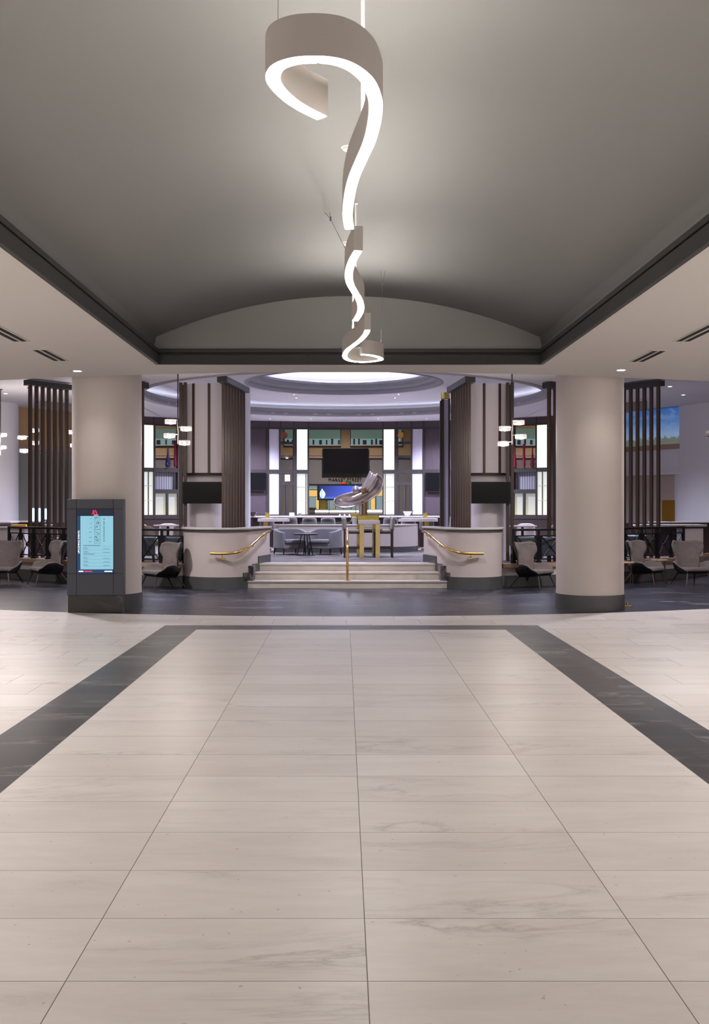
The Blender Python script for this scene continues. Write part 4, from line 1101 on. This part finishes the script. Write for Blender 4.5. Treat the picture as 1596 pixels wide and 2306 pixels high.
spots = [(366, 1322, 18.75, 50, 'taupe wing chair just right of the info screen column, facing left'),
         (1200, 1320, 18.95, -46, 'taupe wing chair left of the free right column, facing right'),
         (1452, 1312, 19.75, -48, 'taupe wing chair just right of the free column, facing right'),
         (1556, 1309, 19.7, -8, 'taupe wing chair near the right frame edge, facing the viewer'),
         (108, 1311, 19.7, 56, 'taupe wing chair just left of the info kiosk, facing left'),
         (8, 1309, 19.8, 6, 'taupe wing chair cut by the left frame edge, facing the viewer')]
for i, (u, v, Y, rz, lab) in enumerate(spots):
    # rz>0 turns the front (-Y) towards the left
    loc = (XU(u, Y), Y, 0)
    o = wc if i == 0 else dup(wc, loc, -R_(rz), lab)
    o.location = loc; o.rotation_euler = (0, 0, -R_(rz)); o['label'] = lab
# wire side tables
def wire_table(u, Y, lab):
    X = XU(u, Y); t = root('side_table', (X, Y, 0), lab, 'table')
    MB().lathe([(.17, .455), (.175, .46), (.175, .475), (.17, .48)], (X, Y, 0), 32).build('table_top', M['oak'], t, smooth=True)
    for k in range(4):
        a = k*PI/2+.5
        m = MB(); p0 = Vector((X+.14*math.cos(a), Y+.14*math.sin(a), .455)); q = Vector((X+.17*math.cos(a-.25), Y+.17*math.sin(a-.25), .006)); r = Vector((X+.17*math.cos(a+.25), Y+.17*math.sin(a+.25), .006))
        m.tube([p0, q, r, p0+Vector((.005, .005, 0))], .005, 6); m.build('leg', M['leg'], t)
wire_table(1408, 19.25, 'small round wire-legged side table against the free right column')
wire_table(1484, 20.1, 'small wire-legged side table behind the wing chair right of the free column')
o = MB().lathe([(.085, 0), (.09, .004), (.06, .018), (.02, .024), (.02, .05), (.001, .055)], (XU(1412, 15.45), 15.45, .001), 24).build('brass_floor_stand', M['brass'], smooth=True)
tag(o, 'small brass stand foot on the dark floor beside the free column base', 'stand')

# ------------------------------------------------------------------ table with sculpture on the landing
Yt = 21.7
xt0, xt1 = XU(806.5, Yt), XU(855.5, Yt); ztt, ztb = ZV(1171.8, Yt), ZV(1180.5, Yt)
t = root('high_table', ((xt0+xt1)/2, Yt+.3, PZ), 'brass-legged high table with stone top carrying the silver sculpture', 'table')
MB().box(xt0, xt1, Yt, Yt+.9, ztb, ztt).build('table_top', M['stone_top'], t, bevel=.005)
def hleg(u, y, w):
    x = XU(u, Yt) if y < Yt+.4 else XU(u, y)
    m = MB(); m.obox((x, y, (PZ+ztb)/2), (w, w, ztb-PZ)); m.build('leg', M['brasspale'], t, bevel=.004)
hleg(814.5, Yt+.08, .10); hleg(850.5, Yt+.08, .10); hleg(807, Yt+.85, .085); hleg(842, Yt+.85, .085)
o = MB().box(XU(806, Yt), XU(853.5, Yt), Yt+.1, Yt+.45, ztt, ZV(1160.5, Yt+.1)).build('brass_plinth', M['brassbox'], bevel=.006)
tag(o, 'hammered brass plinth under the silver sculpture', 'plinth')
o = MB().box(XU(790, 22.4), XU(812, 22.4), 22.35, 22.6, ZV(1172, 22.4), ZV(1156.5, 22.4)).build('brass_block', M['brassbox'], bevel=.006)
tag(o, 'hammered brass block behind the plinth on the high table', 'decoration')
zpl = ZV(1160.5, Yt+.1)
MB().box(XU(788, 22.4), XU(835, 22.4), 22.32, 22.62, ZV(1175, 22.4), ZV(1172, 22.4)).build('table_extension', M['stone_top'], t)
S = root('sculpture', (XU(820, Yt), Yt+.25, zpl), 'polished silver abstract shell sculpture with folded fan on a bronze stem', 'sculpture')
Ys = Yt+.27
def loft(inner, outer, depth, name, m_, par, th=.02, nv=14, wav=0):
    I = smoothpath(inner, 4); O = smoothpath(outer, 4)
    def smp(L, u):
        k = u*(len(L)-1); i = min(int(k), len(L)-2); f = k-i
        return (L[i][0]*(1-f)+L[i+1][0]*f, L[i][1]*(1-f)+L[i+1][1]*f)
    def fn(u, v):
        a = smp(I, u); b = smp(O, u); x = a[0]+(b[0]-a[0])*v; y = a[1]+(b[1]-a[1])*v
        dd = depth*math.sin(PI*v)*(math.sin(PI*u)**.5 if u > 0 and u < 1 else 0)-.12*(v-.5)
        if wav: dd += .022*math.sin(v*2*PI*wav)
        return P(x, y, Ys+dd)
    return MB().grid(fn, 30, nv).build(name, m_, par, smooth=True, solid=(th, 0))
loft([(753, 1122), (770, 1114), (790, 1109), (805, 1105), (814, 1103), (822, 1098), (828, 1088), (833, 1080), (838, 1074), (842, 1070), (845, 1068)],
     [(752, 1127), (753, 1136), (764, 1143), (785, 1143), (810, 1137), (835, 1124), (852, 1112), (861, 1097), (863, 1083), (858, 1073), (847, 1067)], .22, 'shell_dish', M['silver'], S)
loft([(811, 1099), (816, 1090), (824, 1077), (832, 1061)], [(828, 1104), (836, 1093), (842, 1083), (850, 1071)], -.05, 'folded_fan', M['silver'], S, .012, 30, 2)
m = MB(); c = P(815, 1107, Ys-.1)
m.lathe([(.001, -.07), (.05, -.06), (.06, 0), (.045, .06), (.001, .07)], c, 20)
m.tube([P(815, 1107, Ys-.1), P(828, 1105, Ys-.05)], .05, 12, .045)
m.build('bronze_knuckle', M['bronze'], S, smooth=True)
m = MB(); m.tube([P(814, 1113, Ys-.12), P(795, 1121, Ys-.16)], .045, 14, .04)
m.lathe([(.001, -.04), (.035, -.025), (.042, 0), (.035, .025), (.001, .04)], P(794, 1121.5, Ys-.17), 14)
m.build('rolled_cylinder', M['silver'], S, smooth=True)
m = MB(); m.lathe([(.001, -.085), (.06, -.06), (.085, 0), (.06, .06), (.03, .085), (.001, .09)], P(801, 1103, Ys-.1), 18); m.tube([P(802, 1104, Ys-.1), P(814, 1101, Ys-.08)], .05, 10, .05)
m.tube([P(799, 1098, Ys-.1), P(801.5, 1092, Ys-.1)], .02, 8, .008); m.tube([P(804, 1099, Ys-.12), P(805, 1094.5, Ys-.12)], .016, 8, .008)
m.build('coiled_form', M['silver'], S, smooth=True)
m = MB(); m.lathe([(.085, 0), (.085, .02), (.065, .03), (.065, ZV(1128, Ys)-zpl)], (XU(820, Ys), Ys, zpl), 28); m.build('stem', M['bronze'], S, smooth=True)
MB().lathe([(.055, 0), (.055, ZV(1132, Ys)-zpl-.01)], (XU(813.5, Ys+.08), Ys+.1, zpl), 24).build('side_stem', M['silver'], S, smooth=True)
o = MB().hexa([P(793, 1180, 21.9), P(803, 1179.5, 21.9), P(806, 1180, 22.2), P(797, 1180, 22.2)], [P(793, 1165, 21.9), P(803, 1165, 21.9), P(803, 1164, 21.95), P(793, 1164, 21.95)]).build('menu_card', M['paper'])
tag(o, 'white menu card standing beside the brass plinth on the high table', 'card')

# bar stools at the high table
def make_stool():
    t = root('bar_stool', (0, 0, 0), 'x', 'bar stool', 'upholstered bar stools')
    # faces +X
    MB().box(-.2, .2, -.2, .2, .53, .565).build('seat_frame', M['darkleg'], t, world=False, bevel=.004)
    MB().box(-.17, .2, -.19, .19, .565, .625).build('seat', M['stoolfab'], t, world=False, bevel=.02)
    MB().grid(lambda u, v: Vector((-.22-.03*v+.04*(2*u-1)**2, (2*u-1)*.19, .60+.30*v)), 8, 6).build('backrest', M['stoolfab'], t, world=False, smooth=True, solid=(.07, 0))
    for x in (-.21, .17):
        for y in (-.18, .18):
            MB().obox((x, y, .27 if x > 0 else .32), (.042, .042, .54 if x > 0 else .64)).build('leg', M['darkleg'], t, world=False, bevel=.003)
    for y in (-.18, .18): MB().obox((-.02, y, .22), (.38, .03, .045)).build('footrest', M['darkleg'], t, world=False)
    MB().obox((.17, 0, .16), (.03, .36, .04)).build('footrest', M['darkleg'], t, world=False)
    return t
st = make_stool()
sp = [(797, 22.0, 0, PZ, 'grey bar stool on the left side of the sculpture table'), (861, 22.0, PI, PZ, 'grey bar stool on the right side of the sculpture table'), (833, 22.9, -PI/2, PZ, 'grey bar stool behind the sculpture table')]
for i, (u, Y, rz, z, lab) in enumerate(sp):
    loc = (XU(u, Y), Y, z)
    o = st if i == 0 else dup(st, loc, rz, lab)
    o.location = loc; o.rotation_euler = (0, 0, rz); o['label'] = lab

# ------------------------------------------------------------------ club chairs and cafe table
def make_club():
    t = root('club_chair', (0, 0, 0), 'x', 'armchair', 'grey velvet club chairs')
    # U-shaped tub, open towards -Y
    pth = [(-.33, -.34), (-.37, -.2), (-.375, 0), (-.35, .16), (-.27, .28), (-.14, .35), (0, .37), (.14, .35), (.27, .28), (.35, .16), (.375, 0), (.37, -.2), (.33, -.34)]
    pth = smoothpath(pth, 3)
    def zt(k):
        a = abs(k*2-1); return .60-.07*sm(.45, 1.0, a)
    MB().path_wall(pth[::-1], .085, .15, zt).build('tub_shell', M['club'], t, world=False, smooth=True, bevel=.02)
    MB().box(-.30, .30, -.33, .30, .14, .27).build('base', M['club'], t, world=False, bevel=.02)
    MB().box(-.265, .265, -.37, .26, .27, .355).build('seat_cushion', M['club'], t, world=False, bevel=.03)
    for x in (-.27, .27):
        for y in (-.27, .25):
            MB().tube([(x*1.06, y*1.05, 0), (x, y, .15)], .014, 8, .024).build('leg', M['darkleg'], t, world=False)
    return t
cc = make_club()
Yc = 23.45
for i, (u, rz, lab) in enumerate(((652, 28, 'grey velvet club chair left of the small cafe table'), (733, -28, 'grey velvet club chair right of the small cafe table'))):
    loc = (XU(u, Yc), Yc, PZ)
    o = cc if i == 0 else dup(cc, loc, R_(rz), lab)
    o.location = loc; o.rotation_euler = (0, 0, R_(rz)); o['label'] = lab
Yq = 22.85; X = XU(688, Yq)
t = root('cafe_table', (X, Yq, PZ), 'small round dark cafe table between the two grey club chairs', 'table')
zt = ZV(1203, Yq)
MB().lathe([(.28, -.015), (.285, 0), (.285, .012), (.28, .018)], (X, Yq, zt), 40).build('table_top', M['darkleg'], t, smooth=True)
for k, (dx, dy) in enumerate(((-.12, -.05), (-.03, .08), (.04, -.1), (.1, .06))):
    MB().tube([(X+dx*1.6, Yq+dy*1.5, PZ), (X+dx*.8, Yq+dy*.5, zt-.01)], .011, 8).build('leg', M['rail'], t)
MB().lathe([(.22, 0), (.22, .012)], (X, Yq, PZ), 30).build('base_plate', M['rail'], t)

# low curved wall behind them
LWL = smoothpath([(-1.72, 25.0), (-1.74, 24.75), (-1.66, 24.55), (-1.45, 24.48), (-.6, 24.42), (.3, 24.38), (1.1, 24.45), (1.5, 24.62), (1.78, 24.95), (1.9, 25.4), (1.92, 26.0)], 5)
t = root('banquette_wall', (0, 24.8, PZ), 'low curved pale wall with ledge behind the club chairs and sculpture table', 'low wall'); t['kind'] = 'structure'
MB().path_wall(LWL, .18, PZ+.13, 1.08).build('wall_face', M['halfwall'], t, smooth=True)
MB().path_wall([(a, b-.01) for a, b in LWL], .03, PZ, PZ+.135).build('base', M['base'], t, smooth=True)
MB().path_wall([(a, b-.03) for a, b in LWL], .42, 1.08, 1.11).build('ledge', M['stone_top'], t, smooth=True, bevel=.004)
o = MB().box(XU(676, 25), XU(788, 25), 25.0, 25.03, 1.11, 1.11+.06).build('glass_screen', glass('pale_green_glass', rgb(190, 215, 205))); tag(o, 'low glass screen standing on the ledge behind the club chairs', 'glass screen')

# high communal tables with brass boxes
def communal(quad_px, Y0, Y1, ub, lab, labb):
    zt_ = 1.245
    pts = []
    for (u, Y) in quad_px: pts.append((XU(u, Y), Y))
    cx = sum(p[0] for p in pts)/4; cy = sum(p[1] for p in pts)/4
    t = root('high_table', (cx, cy, PZ), lab, 'table')
    MB().prism(pts, zt_-.075, zt_).build('table_top', M['stone_top'], t, bevel=.004)
    xb = XU(ub, cy)
    MB().box(xb-.06, xb+.06, cy-.06, cy+.06, PZ, zt_-.075).build('leg', M['brass'], t)
    MB().box(xb-.14, xb+.14, cy-.16, cy+.16, PZ, PZ+.03).build('base_plate', M['brass'], t)
    MB().box(xb-.06, xb+.06, cy+.2, cy+.32, PZ, zt_-.075).build('leg', M['brass'], t)
    o = MB().box(xb-.05, xb+.05, cy+.35, cy+.45, zt_, zt_+.15).build('brass_lantern', M['brassbox'], bevel=.005)
    tag(o, labb, 'lantern')
communal([(580, 25.2), (652, 25.2), (646, 26.2), (588, 26.2)], 0, 0, 599, 'stone-topped high table behind the left half wall', 'square brass lantern on the left high table')
communal([(896, 25.2), (986, 25.2), (978, 26.2), (906, 26.2)], 0, 0, 960, 'stone-topped high table behind the right half wall', 'square brass lantern on the right high table')

# back bar counter
t = root('bar_counter', (0, 27.6, PZ), 'long curved bar counter with pale stone top in front of the back wall', 'counter')
a0 = math.atan2(8, -2.65); a1 = math.atan2(8, 3.1)
MB().ring(0, 20, 7.75, 8.5, 1.25, 1.29, a1, a0, 40).build('counter_top', M['stone_top'], t)
MB().ring(0, 20, 8.05, 8.35, PZ, 1.25, a1, a0, 40).build('front', M['darkleg'], t)
def make_barchair():
    t = root('counter_chair', (0, 0, 0), 'x', 'bar stool', 'dark bar chairs along the back counter')
    MB().grid(lambda u, v: Vector(((2*u-1)*(.21-.03*v), -.18-.02*v+.12*(2*u-1)**2, .5+.33*v-.03*(2*u-1)**4)), 10, 5).build('backrest', M['dinefab'], t, world=False, smooth=True, solid=(.03, 0))
    MB().lathe([(.2, .48), (.215, .5), (.2, .545)], (0, 0, 0), 24).build('seat', M['dinefab'], t, world=False, smooth=True)
    for x in (-.15, .15):
        for y in (-.15, .15): MB().tube([(x*1.3, y*1.3, 0), (x, y, .49)], .012, 6).build('leg', M['darkleg'], t, world=False)
    return t
bc = make_barchair()
for i, u in enumerate((600, 652, 696, 738, 880, 920, 962)):
    x, y = ray_circle(u, 0, 20, 7.35, False); loc = (x, y, PZ); rz = math.atan2(y-20, x)-PI/2
    lab = 'dark rounded bar chair at the back counter, ' + ('first', 'second', 'third', 'fourth', 'fifth', 'sixth', 'seventh')[i] + ' of the row counted from the left'
    o = bc if i == 0 else dup(bc, loc, rz, lab)
    o.location = loc; o.rotation_euler = (0, 0, rz); o['label'] = lab
# high-backed upholstered stools either side
for i, (u, Y, rz, lab) in enumerate(((566, 22.6, 0.3, 'grey upholstered bar stool behind the left half wall beside the slats'), (999, 22.6, PI-.3, 'grey upholstered bar stool behind the right half wall beside the slats'))):
    dup(st, (XU(u, Y), Y, PZ), rz, lab)

# counter objects
def onwall(u, z, r): x, y = ray_circle(u, 0, 20, r, False); return Vector((x, y, z))
c = onwall(917, 1.29, 8.2)
t = root('card_stand', c, 'white flared card stand on the back counter right of the sculpture', 'stand')
MB().hexa([c+Vector(p) for p in ((-.06, -.06, 0), (.06, -.06, 0), (.06, .06, 0), (-.06, .06, 0))], [c+Vector(p) for p in ((-.13, -.1, .13), (.13, -.1, .13), (.13, .1, .13), (-.13, .1, .13))]).build('stand_body', M['stone_top'], t)
MB().obox(c+Vector((0, 0, .14)), (.34, .22, .02)).build('stand_top', M['frame'], t)
c = onwall(657, 1.29, 8.25); o = MB().box(c.x-.07, c.x+.07, c.y, c.y+.05, c.z, c.z+.09).build('card_box', M['paper']); tag(o, 'white card box on the back counter below the left niche', 'box')
c = onwall(675, 1.29, 8.3); o = MB().lathe([(.035, 0), (.055, .07), (.05, .07)], c, 20).build('dark_bowl', M['base'], smooth=True); tag(o, 'small dark bowl in front of the glowing glass shelf panel', 'bowl')
c = onwall(570, 1.29, 8.1); o = MB().hexa([c+Vector(p) for p in ((-.1, -.1, 0), (.05, -.1, 0), (.05, .1, 0), (-.1, .1, 0))], [c+Vector(p) for p in ((-.14, -.1, .11), (.1, -.1, .11), (.1, .1, .11), (-.14, .1, .11))]).build('host_stand', M['frame']); tag(o, 'small dark-edged stand at the left end of the back counter', 'stand')
for k in range(7):
    c = onwall(765+k*3.6, 1.29, 8.3); o = MB().lathe([(.018, 0), (.02, .035), (.012, .045)], c, 10).build('condiment_jar', M['black'] if k % 3 else M['white'], smooth=True)
    tag(o, 'tiny condiment jar in the row on the back counter left of the sculpture stem', 'jar', 'condiment jars on the back counter')
# plaques, lamp and plate in the niches
for u, mm, lab in ((640.5, 'plaque', 'round terracotta disc ornament in the upper left niche'), (902, 'plaque2', 'round ochre disc ornament in the upper right niche')):
    c = onwall(u, ZV(979, 29.6), 9.97); t = root('disc_ornament', c-Vector((0, 0, .2)), lab, 'ornament')
    m = MB(); m.tube([c+Vector((0, -.02, 0)), c+Vector((0, .02, 0))], .092, 28); m.build('disc', M[mm], t, smooth=True)
    MB().tube([c+Vector((0, 0, -.21)), c+Vector((0, 0, -.09))], .008, 8).build('stem', M['black'], t)
    MB().box(c.x-.06, c.x+.06, c.y-.03, c.y+.03, c.z-.225, c.z-.20).build('foot', M['black'], t)
c = onwall(647, 2.33, 9.95); o = MB().box(c.x-.08, c.x+.08, c.y-.01, c.y+.01, c.z-.02, c.z+.18).build('white_plate', M['paper'], bevel=.03); tag(o, 'white rounded square plate in the small left niche', 'plate')
c = onwall(646, 3.0, 9.93); o = MB().lathe([(.03, 0), (.03, .012)], c, 16).build('niche_spotlight', M['down']); tag(o, 'tiny lit spot lamp in the left niche', 'spot lamp')
# vases on the side niches
def vase(u, v0, v1, rb, mm, lab, shape=0):
    x, y = ray_circle(u, 0, 20, 9.96, False); s = y/F; z0 = ZV(v1, y); h = (v1-v0)*s
    pr = [(.35*rb, 0), (.8*rb, .03*h), (rb, .16*h), (.8*rb, .34*h), (.42*rb, .55*h), (.26*rb, .75*h), (.22*rb, .95*h), (.3*rb, h)] if shape == 0 else [(.6*rb, 0), (rb, .1*h), (.85*rb, .4*h), (.75*rb, .7*h), (.8*rb, h)]
    o = MB().lathe(pr, (x, y, max(z0, 2.666)), 24).build('glass_vase', M[mm], smooth=True); tag(o, lab, 'vase', 'coloured glass vases on the side shelves')
vase(378, 1003, 1053, .075, 'vase_purple', 'violet bottle-necked glass vase on the left side shelf')
vase(394.5, 992, 1053, .045, 'vase_red', 'tall ruby glass vase beside the violet one on the left side shelf', 1)
vase(1159, 1005, 1054, .055, 'vase_pink', 'magenta glass vase, leftmost of three on the right side shelf')
vase(1179.5, 1000, 1054, .045, 'vase_pink', 'tall straight magenta glass vase, middle of three on the right side shelf', 1)
vase(1198.5, 1005, 1053, .07, 'vase_red', 'ruby bottle-necked glass vase, rightmost of three on the right side shelf')

# ------------------------------------------------------------------ dining furniture behind the railings
def make_dining():
    t = root('dining_chair', (0, 0, 0), 'x', 'chair', 'pale dining chairs behind the railings')
    MB().grid(lambda u, v: Vector(((2*u-1)*(.23-.03*v), .2+.06*v-.14*(2*u-1)**2*(1-.3*v), .38+.34*v-.04*(2*u-1)**4)), 10, 6).build('backrest', M['stoolfab'], t, world=False, smooth=True, solid=(.03, 0))
    MB().box(-.23, .23, -.24, .2, .36, .41).build('seat', M['stoolfab'], t, world=False, bevel=.02)
    for x in (-.18, .18):
        for y in (-.19, .17): MB().tube([(x*1.25, y*1.25, 0), (x, y, .37)], .011, 6).build('leg', M['darkleg'], t, world=False)
    return t
dc = make_dining()
def dtable(u, Y, v, r, lab):
    X = XU(u, Y); t = root('round_table', (X, Y, PZ), lab, 'table'); z = ZV(v, Y)
    MB().lathe([(r-.01, -.03), (r, -.02), (r, -.004), (r-.01, 0)], (X, Y, z), 40).build('table_top', M['stone_top'], t, smooth=True)
    MB().lathe([(.22, 0), (.2, .02), (.03, .04), (.03, z-PZ-.03)], (X, Y, PZ), 24).build('pedestal', M['rail'], t, smooth=True)
    return X, Y
dtable(378, 22.6, 1182, .33, 'round pale dining table behind the left railing by the drum column')
dtable(1176, 22.6, 1183.5, .33, 'round pale dining table behind the right railing by the drum column')
dsp = [(345, 23.2, 100, 'dining chair left of the left round table'), (379, 24.0, 10, 'dining chair behind the left round table'), (409, 22.0, 200, 'dining chair right of the left round table, back to the viewer'), (331, 21.2, 175, 'dining chair nearest the info screen column behind the left railing'),
       (484, 22.3, 190, 'dining chair whose back rises over the left half wall'), (1117, 22.0, 185, 'dining chair whose back rises over the right half wall'), (1226, 22.7, 255, 'dining chair right of the right round table'), (1184, 24.0, -10, 'dining chair behind the right round table'),
       (120, 23.4, 160, 'dining chair behind the left slatted screen'), (1447, 23.4, 190, 'dining chair behind the right slatted screen')]
for i, (u, Y, rz, lab) in enumerate(dsp):
    loc = (XU(u, Y), Y, PZ); r = R_(rz)
    o = dc if i == 0 else dup(dc, loc, r, lab)
    o.location = loc; o.rotation_euler = (0, 0, r); o['label'] = 'pale '+lab
def make_lounge():
    t = root('leather_lounge_chair', (0, 0, 0), 'x', 'armchair', 'slate leather lounge chairs behind the railings')
    MB().obox((0, .04, .33), (.48, .1, .38), 0, R_(-8)).build('backrest', M['leather'], t, world=False, bevel=.03)
    MB().box(-.24, .24, -.42, -.02, .14, .24).build('seat', M['leather'], t, world=False, bevel=.03)
    for x in (-.19, .19):
        for y in (-.37, .02): MB().tube([(x*1.1, y, 0), (x, y, .15)], .018, 8).build('leg', M['darkleg'], t, world=False)
    return t
lc = make_lounge()
for i, (u, Y, rz, lab) in enumerate(((322, 19.9, 190, 'slate leather lounge chair lit blue behind the railing next to the info screen column'), (383, 20.1, 185, 'slate leather lounge chair behind the railing and the left wing chair'), (1180, 20.1, 175, 'slate leather lounge chair behind the railing and the wing chair left of the free column'), (1238, 19.92, 175, 'slate leather lounge chair behind the railing beside the free column'), (1430, 21.35, 165, 'slate leather lounge chair behind the railing right of the free column'))):
    loc = (XU(u, Y), Y, PZ); o = lc if i == 0 else dup(lc, loc, R_(rz), lab)
    o.location = loc; o.rotation_euler = (0, 0, R_(rz)); o['label'] = lab

# side counters
def counter(lab, boxes, loc):
    t = root('service_counter', loc, lab, 'counter')
    for nm, mm, b in boxes: MB().box(*b).build(nm, M[mm], t, bevel=.004)
Y = 22.6
counter('pale stone service counter at the left frame edge behind the railing', [('counter_top', 'stone_top', (XU(-60, Y), XU(24, Y), Y, Y+.6, ZV(1178, Y), ZV(1174.5, Y))), ('upper_panel', 'base', (XU(-60, Y), XU(22, Y), Y+.05, Y+.55, ZV(1186, Y), ZV(1178, Y))),
        ('lower_top', 'stone_top', (XU(-60, 22.2), XU(62, 22.2), 22.1, 22.6, ZV(1189.5, 22.2), ZV(1186.5, 22.2))), ('body', 'white_fabric', (XU(-60, 22.2), XU(55, 22.2), 22.2, 22.6, PZ, ZV(1189.5, 22.2)))], (XU(0, Y), Y, PZ))
counter('long pale stone ledge behind the left slatted screen', [('counter_top', 'stone_top', (XU(24, 24.2), XU(108, 24.2), 23.9, 24.3, ZV(1176, 24.2), ZV(1173, 24.2))), ('body', 'darkleg', (XU(26, 24.2), XU(150, 24.2), 23.95, 24.25, PZ, ZV(1176, 24.2)))], (XU(60, 24.2), 24.2, PZ))
o = MB().prism([(XU(27, 22.3), 22.3), (XU(58, 22.3), 22.3), (XU(61, 22.5), 22.5), (XU(25, 22.5), 22.5)], ZV(1186.3, 22.3), ZV(1181, 22.3)).build('magazine_stack', M['mag']); tag(o, 'stack of yellow magazines on the left service counter', 'magazines')
counter('pale stone service counter at the right frame edge behind the railing', [('counter_top', 'stone_top', (XU(1441, Y), XU(1592, Y), Y, Y+.7, ZV(1186, Y), ZV(1181.5, Y))), ('apron', 'black', (XU(1443, Y), XU(1588, Y), Y+.04, Y+.6, ZV(1190, Y), ZV(1186, Y))), ('body', 'white_fabric', (XU(1543, Y), XU(1586, Y), Y+.08, Y+.6, PZ, ZV(1190, Y)))], (XU(1510, Y), Y, PZ))
counter('long pale ledge behind the right slatted screen', [('counter_top', 'stone_top', (XU(1444, 24.4), XU(1640, 24.4), 23.6, 23.85, ZV(1177, 24), ZV(1174, 24))), ('body', 'darkleg', (XU(1390, 24), XU(1640, 24), 23.65, 23.8, PZ, ZV(1177, 24)))], (XU(1510, 24), 23.8, PZ))
# self-service screens at the left
Y = 24.0
for u0, u1, v0, v1, lab in ((71, 81, 1146, 1174, 'narrow cyan-white self-service screen, leftmost of three behind the slats'), (84.5, 93, 1146, 1177, 'cyan-white self-service screen, middle of three behind the slats'), (97.5, 107, 1147, 1168, 'cyan-white self-service screen, rightmost of three behind the slats')):
    t = root('self_service_screen', (XU((u0+u1)/2, Y), Y, ZV(v1, Y)), lab, 'screen')
    MB().box(XU(u0-1.8, Y), XU(u1+1.8, Y), Y, Y+.05, ZV(v1+2.5, Y), ZV(v0-2, Y)).build('bezel', M['bluebright'], t)
    MB().box(XU(u0+.6, Y), XU(u1-.6, Y), Y-.008, Y, ZV(v1, Y), ZV(v0, Y)).build('display', M['cyan'], t)
    MB().box(XU((u0+u1)/2, Y)-.02, XU((u0+u1)/2, Y)+.02, Y+.01, Y+.04, ZV(1178.5, Y), ZV(v1+2, Y)).build('stand', M['base'], t)

# ------------------------------------------------------------------ light for the rotunda and lobby
def area(name, loc, sx, sy, power, col, rot=(0, 0, 0), spread=PI):
    l = bpy.data.lights.new(name, 'AREA'); l.shape = 'RECTANGLE'; l.size = sx; l.size_y = sy; l.energy = power; l.color = col; l.spread = spread
    o = bpy.data.objects.new(name, l); COL.objects.link(o); o.location = loc; o.rotation_euler = rot; return o
for i, (x, y, pw) in enumerate(((-5.5, 16.3, 560), (5.5, 16.3, 560), (-6.6, 23.2, 420), (6.8, 23.2, 480), (-1.3, 16.2, 240), (1.4, 16.2, 240), (-4.9, 24.3, 900), (4.9, 24.3, 900), (-2.9, 27.9, 1800), (2.9, 27.9, 1800), (0, 27.2, 1300), (0, 21.3, 500), (0, 33, 900), (-7, 33, 600), (7, 33, 600))):
    l = bpy.data.lights.new('added_fill_light', 'SPOT'); l.energy = pw; l.spot_size = R_(150); l.spot_blend = .9; l.color = (.72, .74, 1) if 17 < y < 30 else (.93, .88, .95); l.shadow_soft_size = .15  # bare spots without fixtures, added to brighten the rotunda, steps and hall
    o = bpy.data.objects.new('added_fill_light', l); COL.objects.link(o); o.location = (x, y, (ZL-.02) if y < 30 else 5.35)

w = bpy.data.worlds.new('world'); sc.world = w; w.use_nodes = True
w.node_tree.nodes['Background'].inputs[0].default_value = (1, .96, .96, 1); w.node_tree.nodes['Background'].inputs[1].default_value = .42
sc.view_settings.view_transform = 'Standard'; sc.view_settings.look = 'None'; sc.view_settings.gamma = 1; sc.view_settings.use_curve_mapping = False
sc.view_settings.exposure = .55
# tidy the helper property
for o in bpy.data.objects:
    if '_mat_inv' in o: del o['_mat_inv']
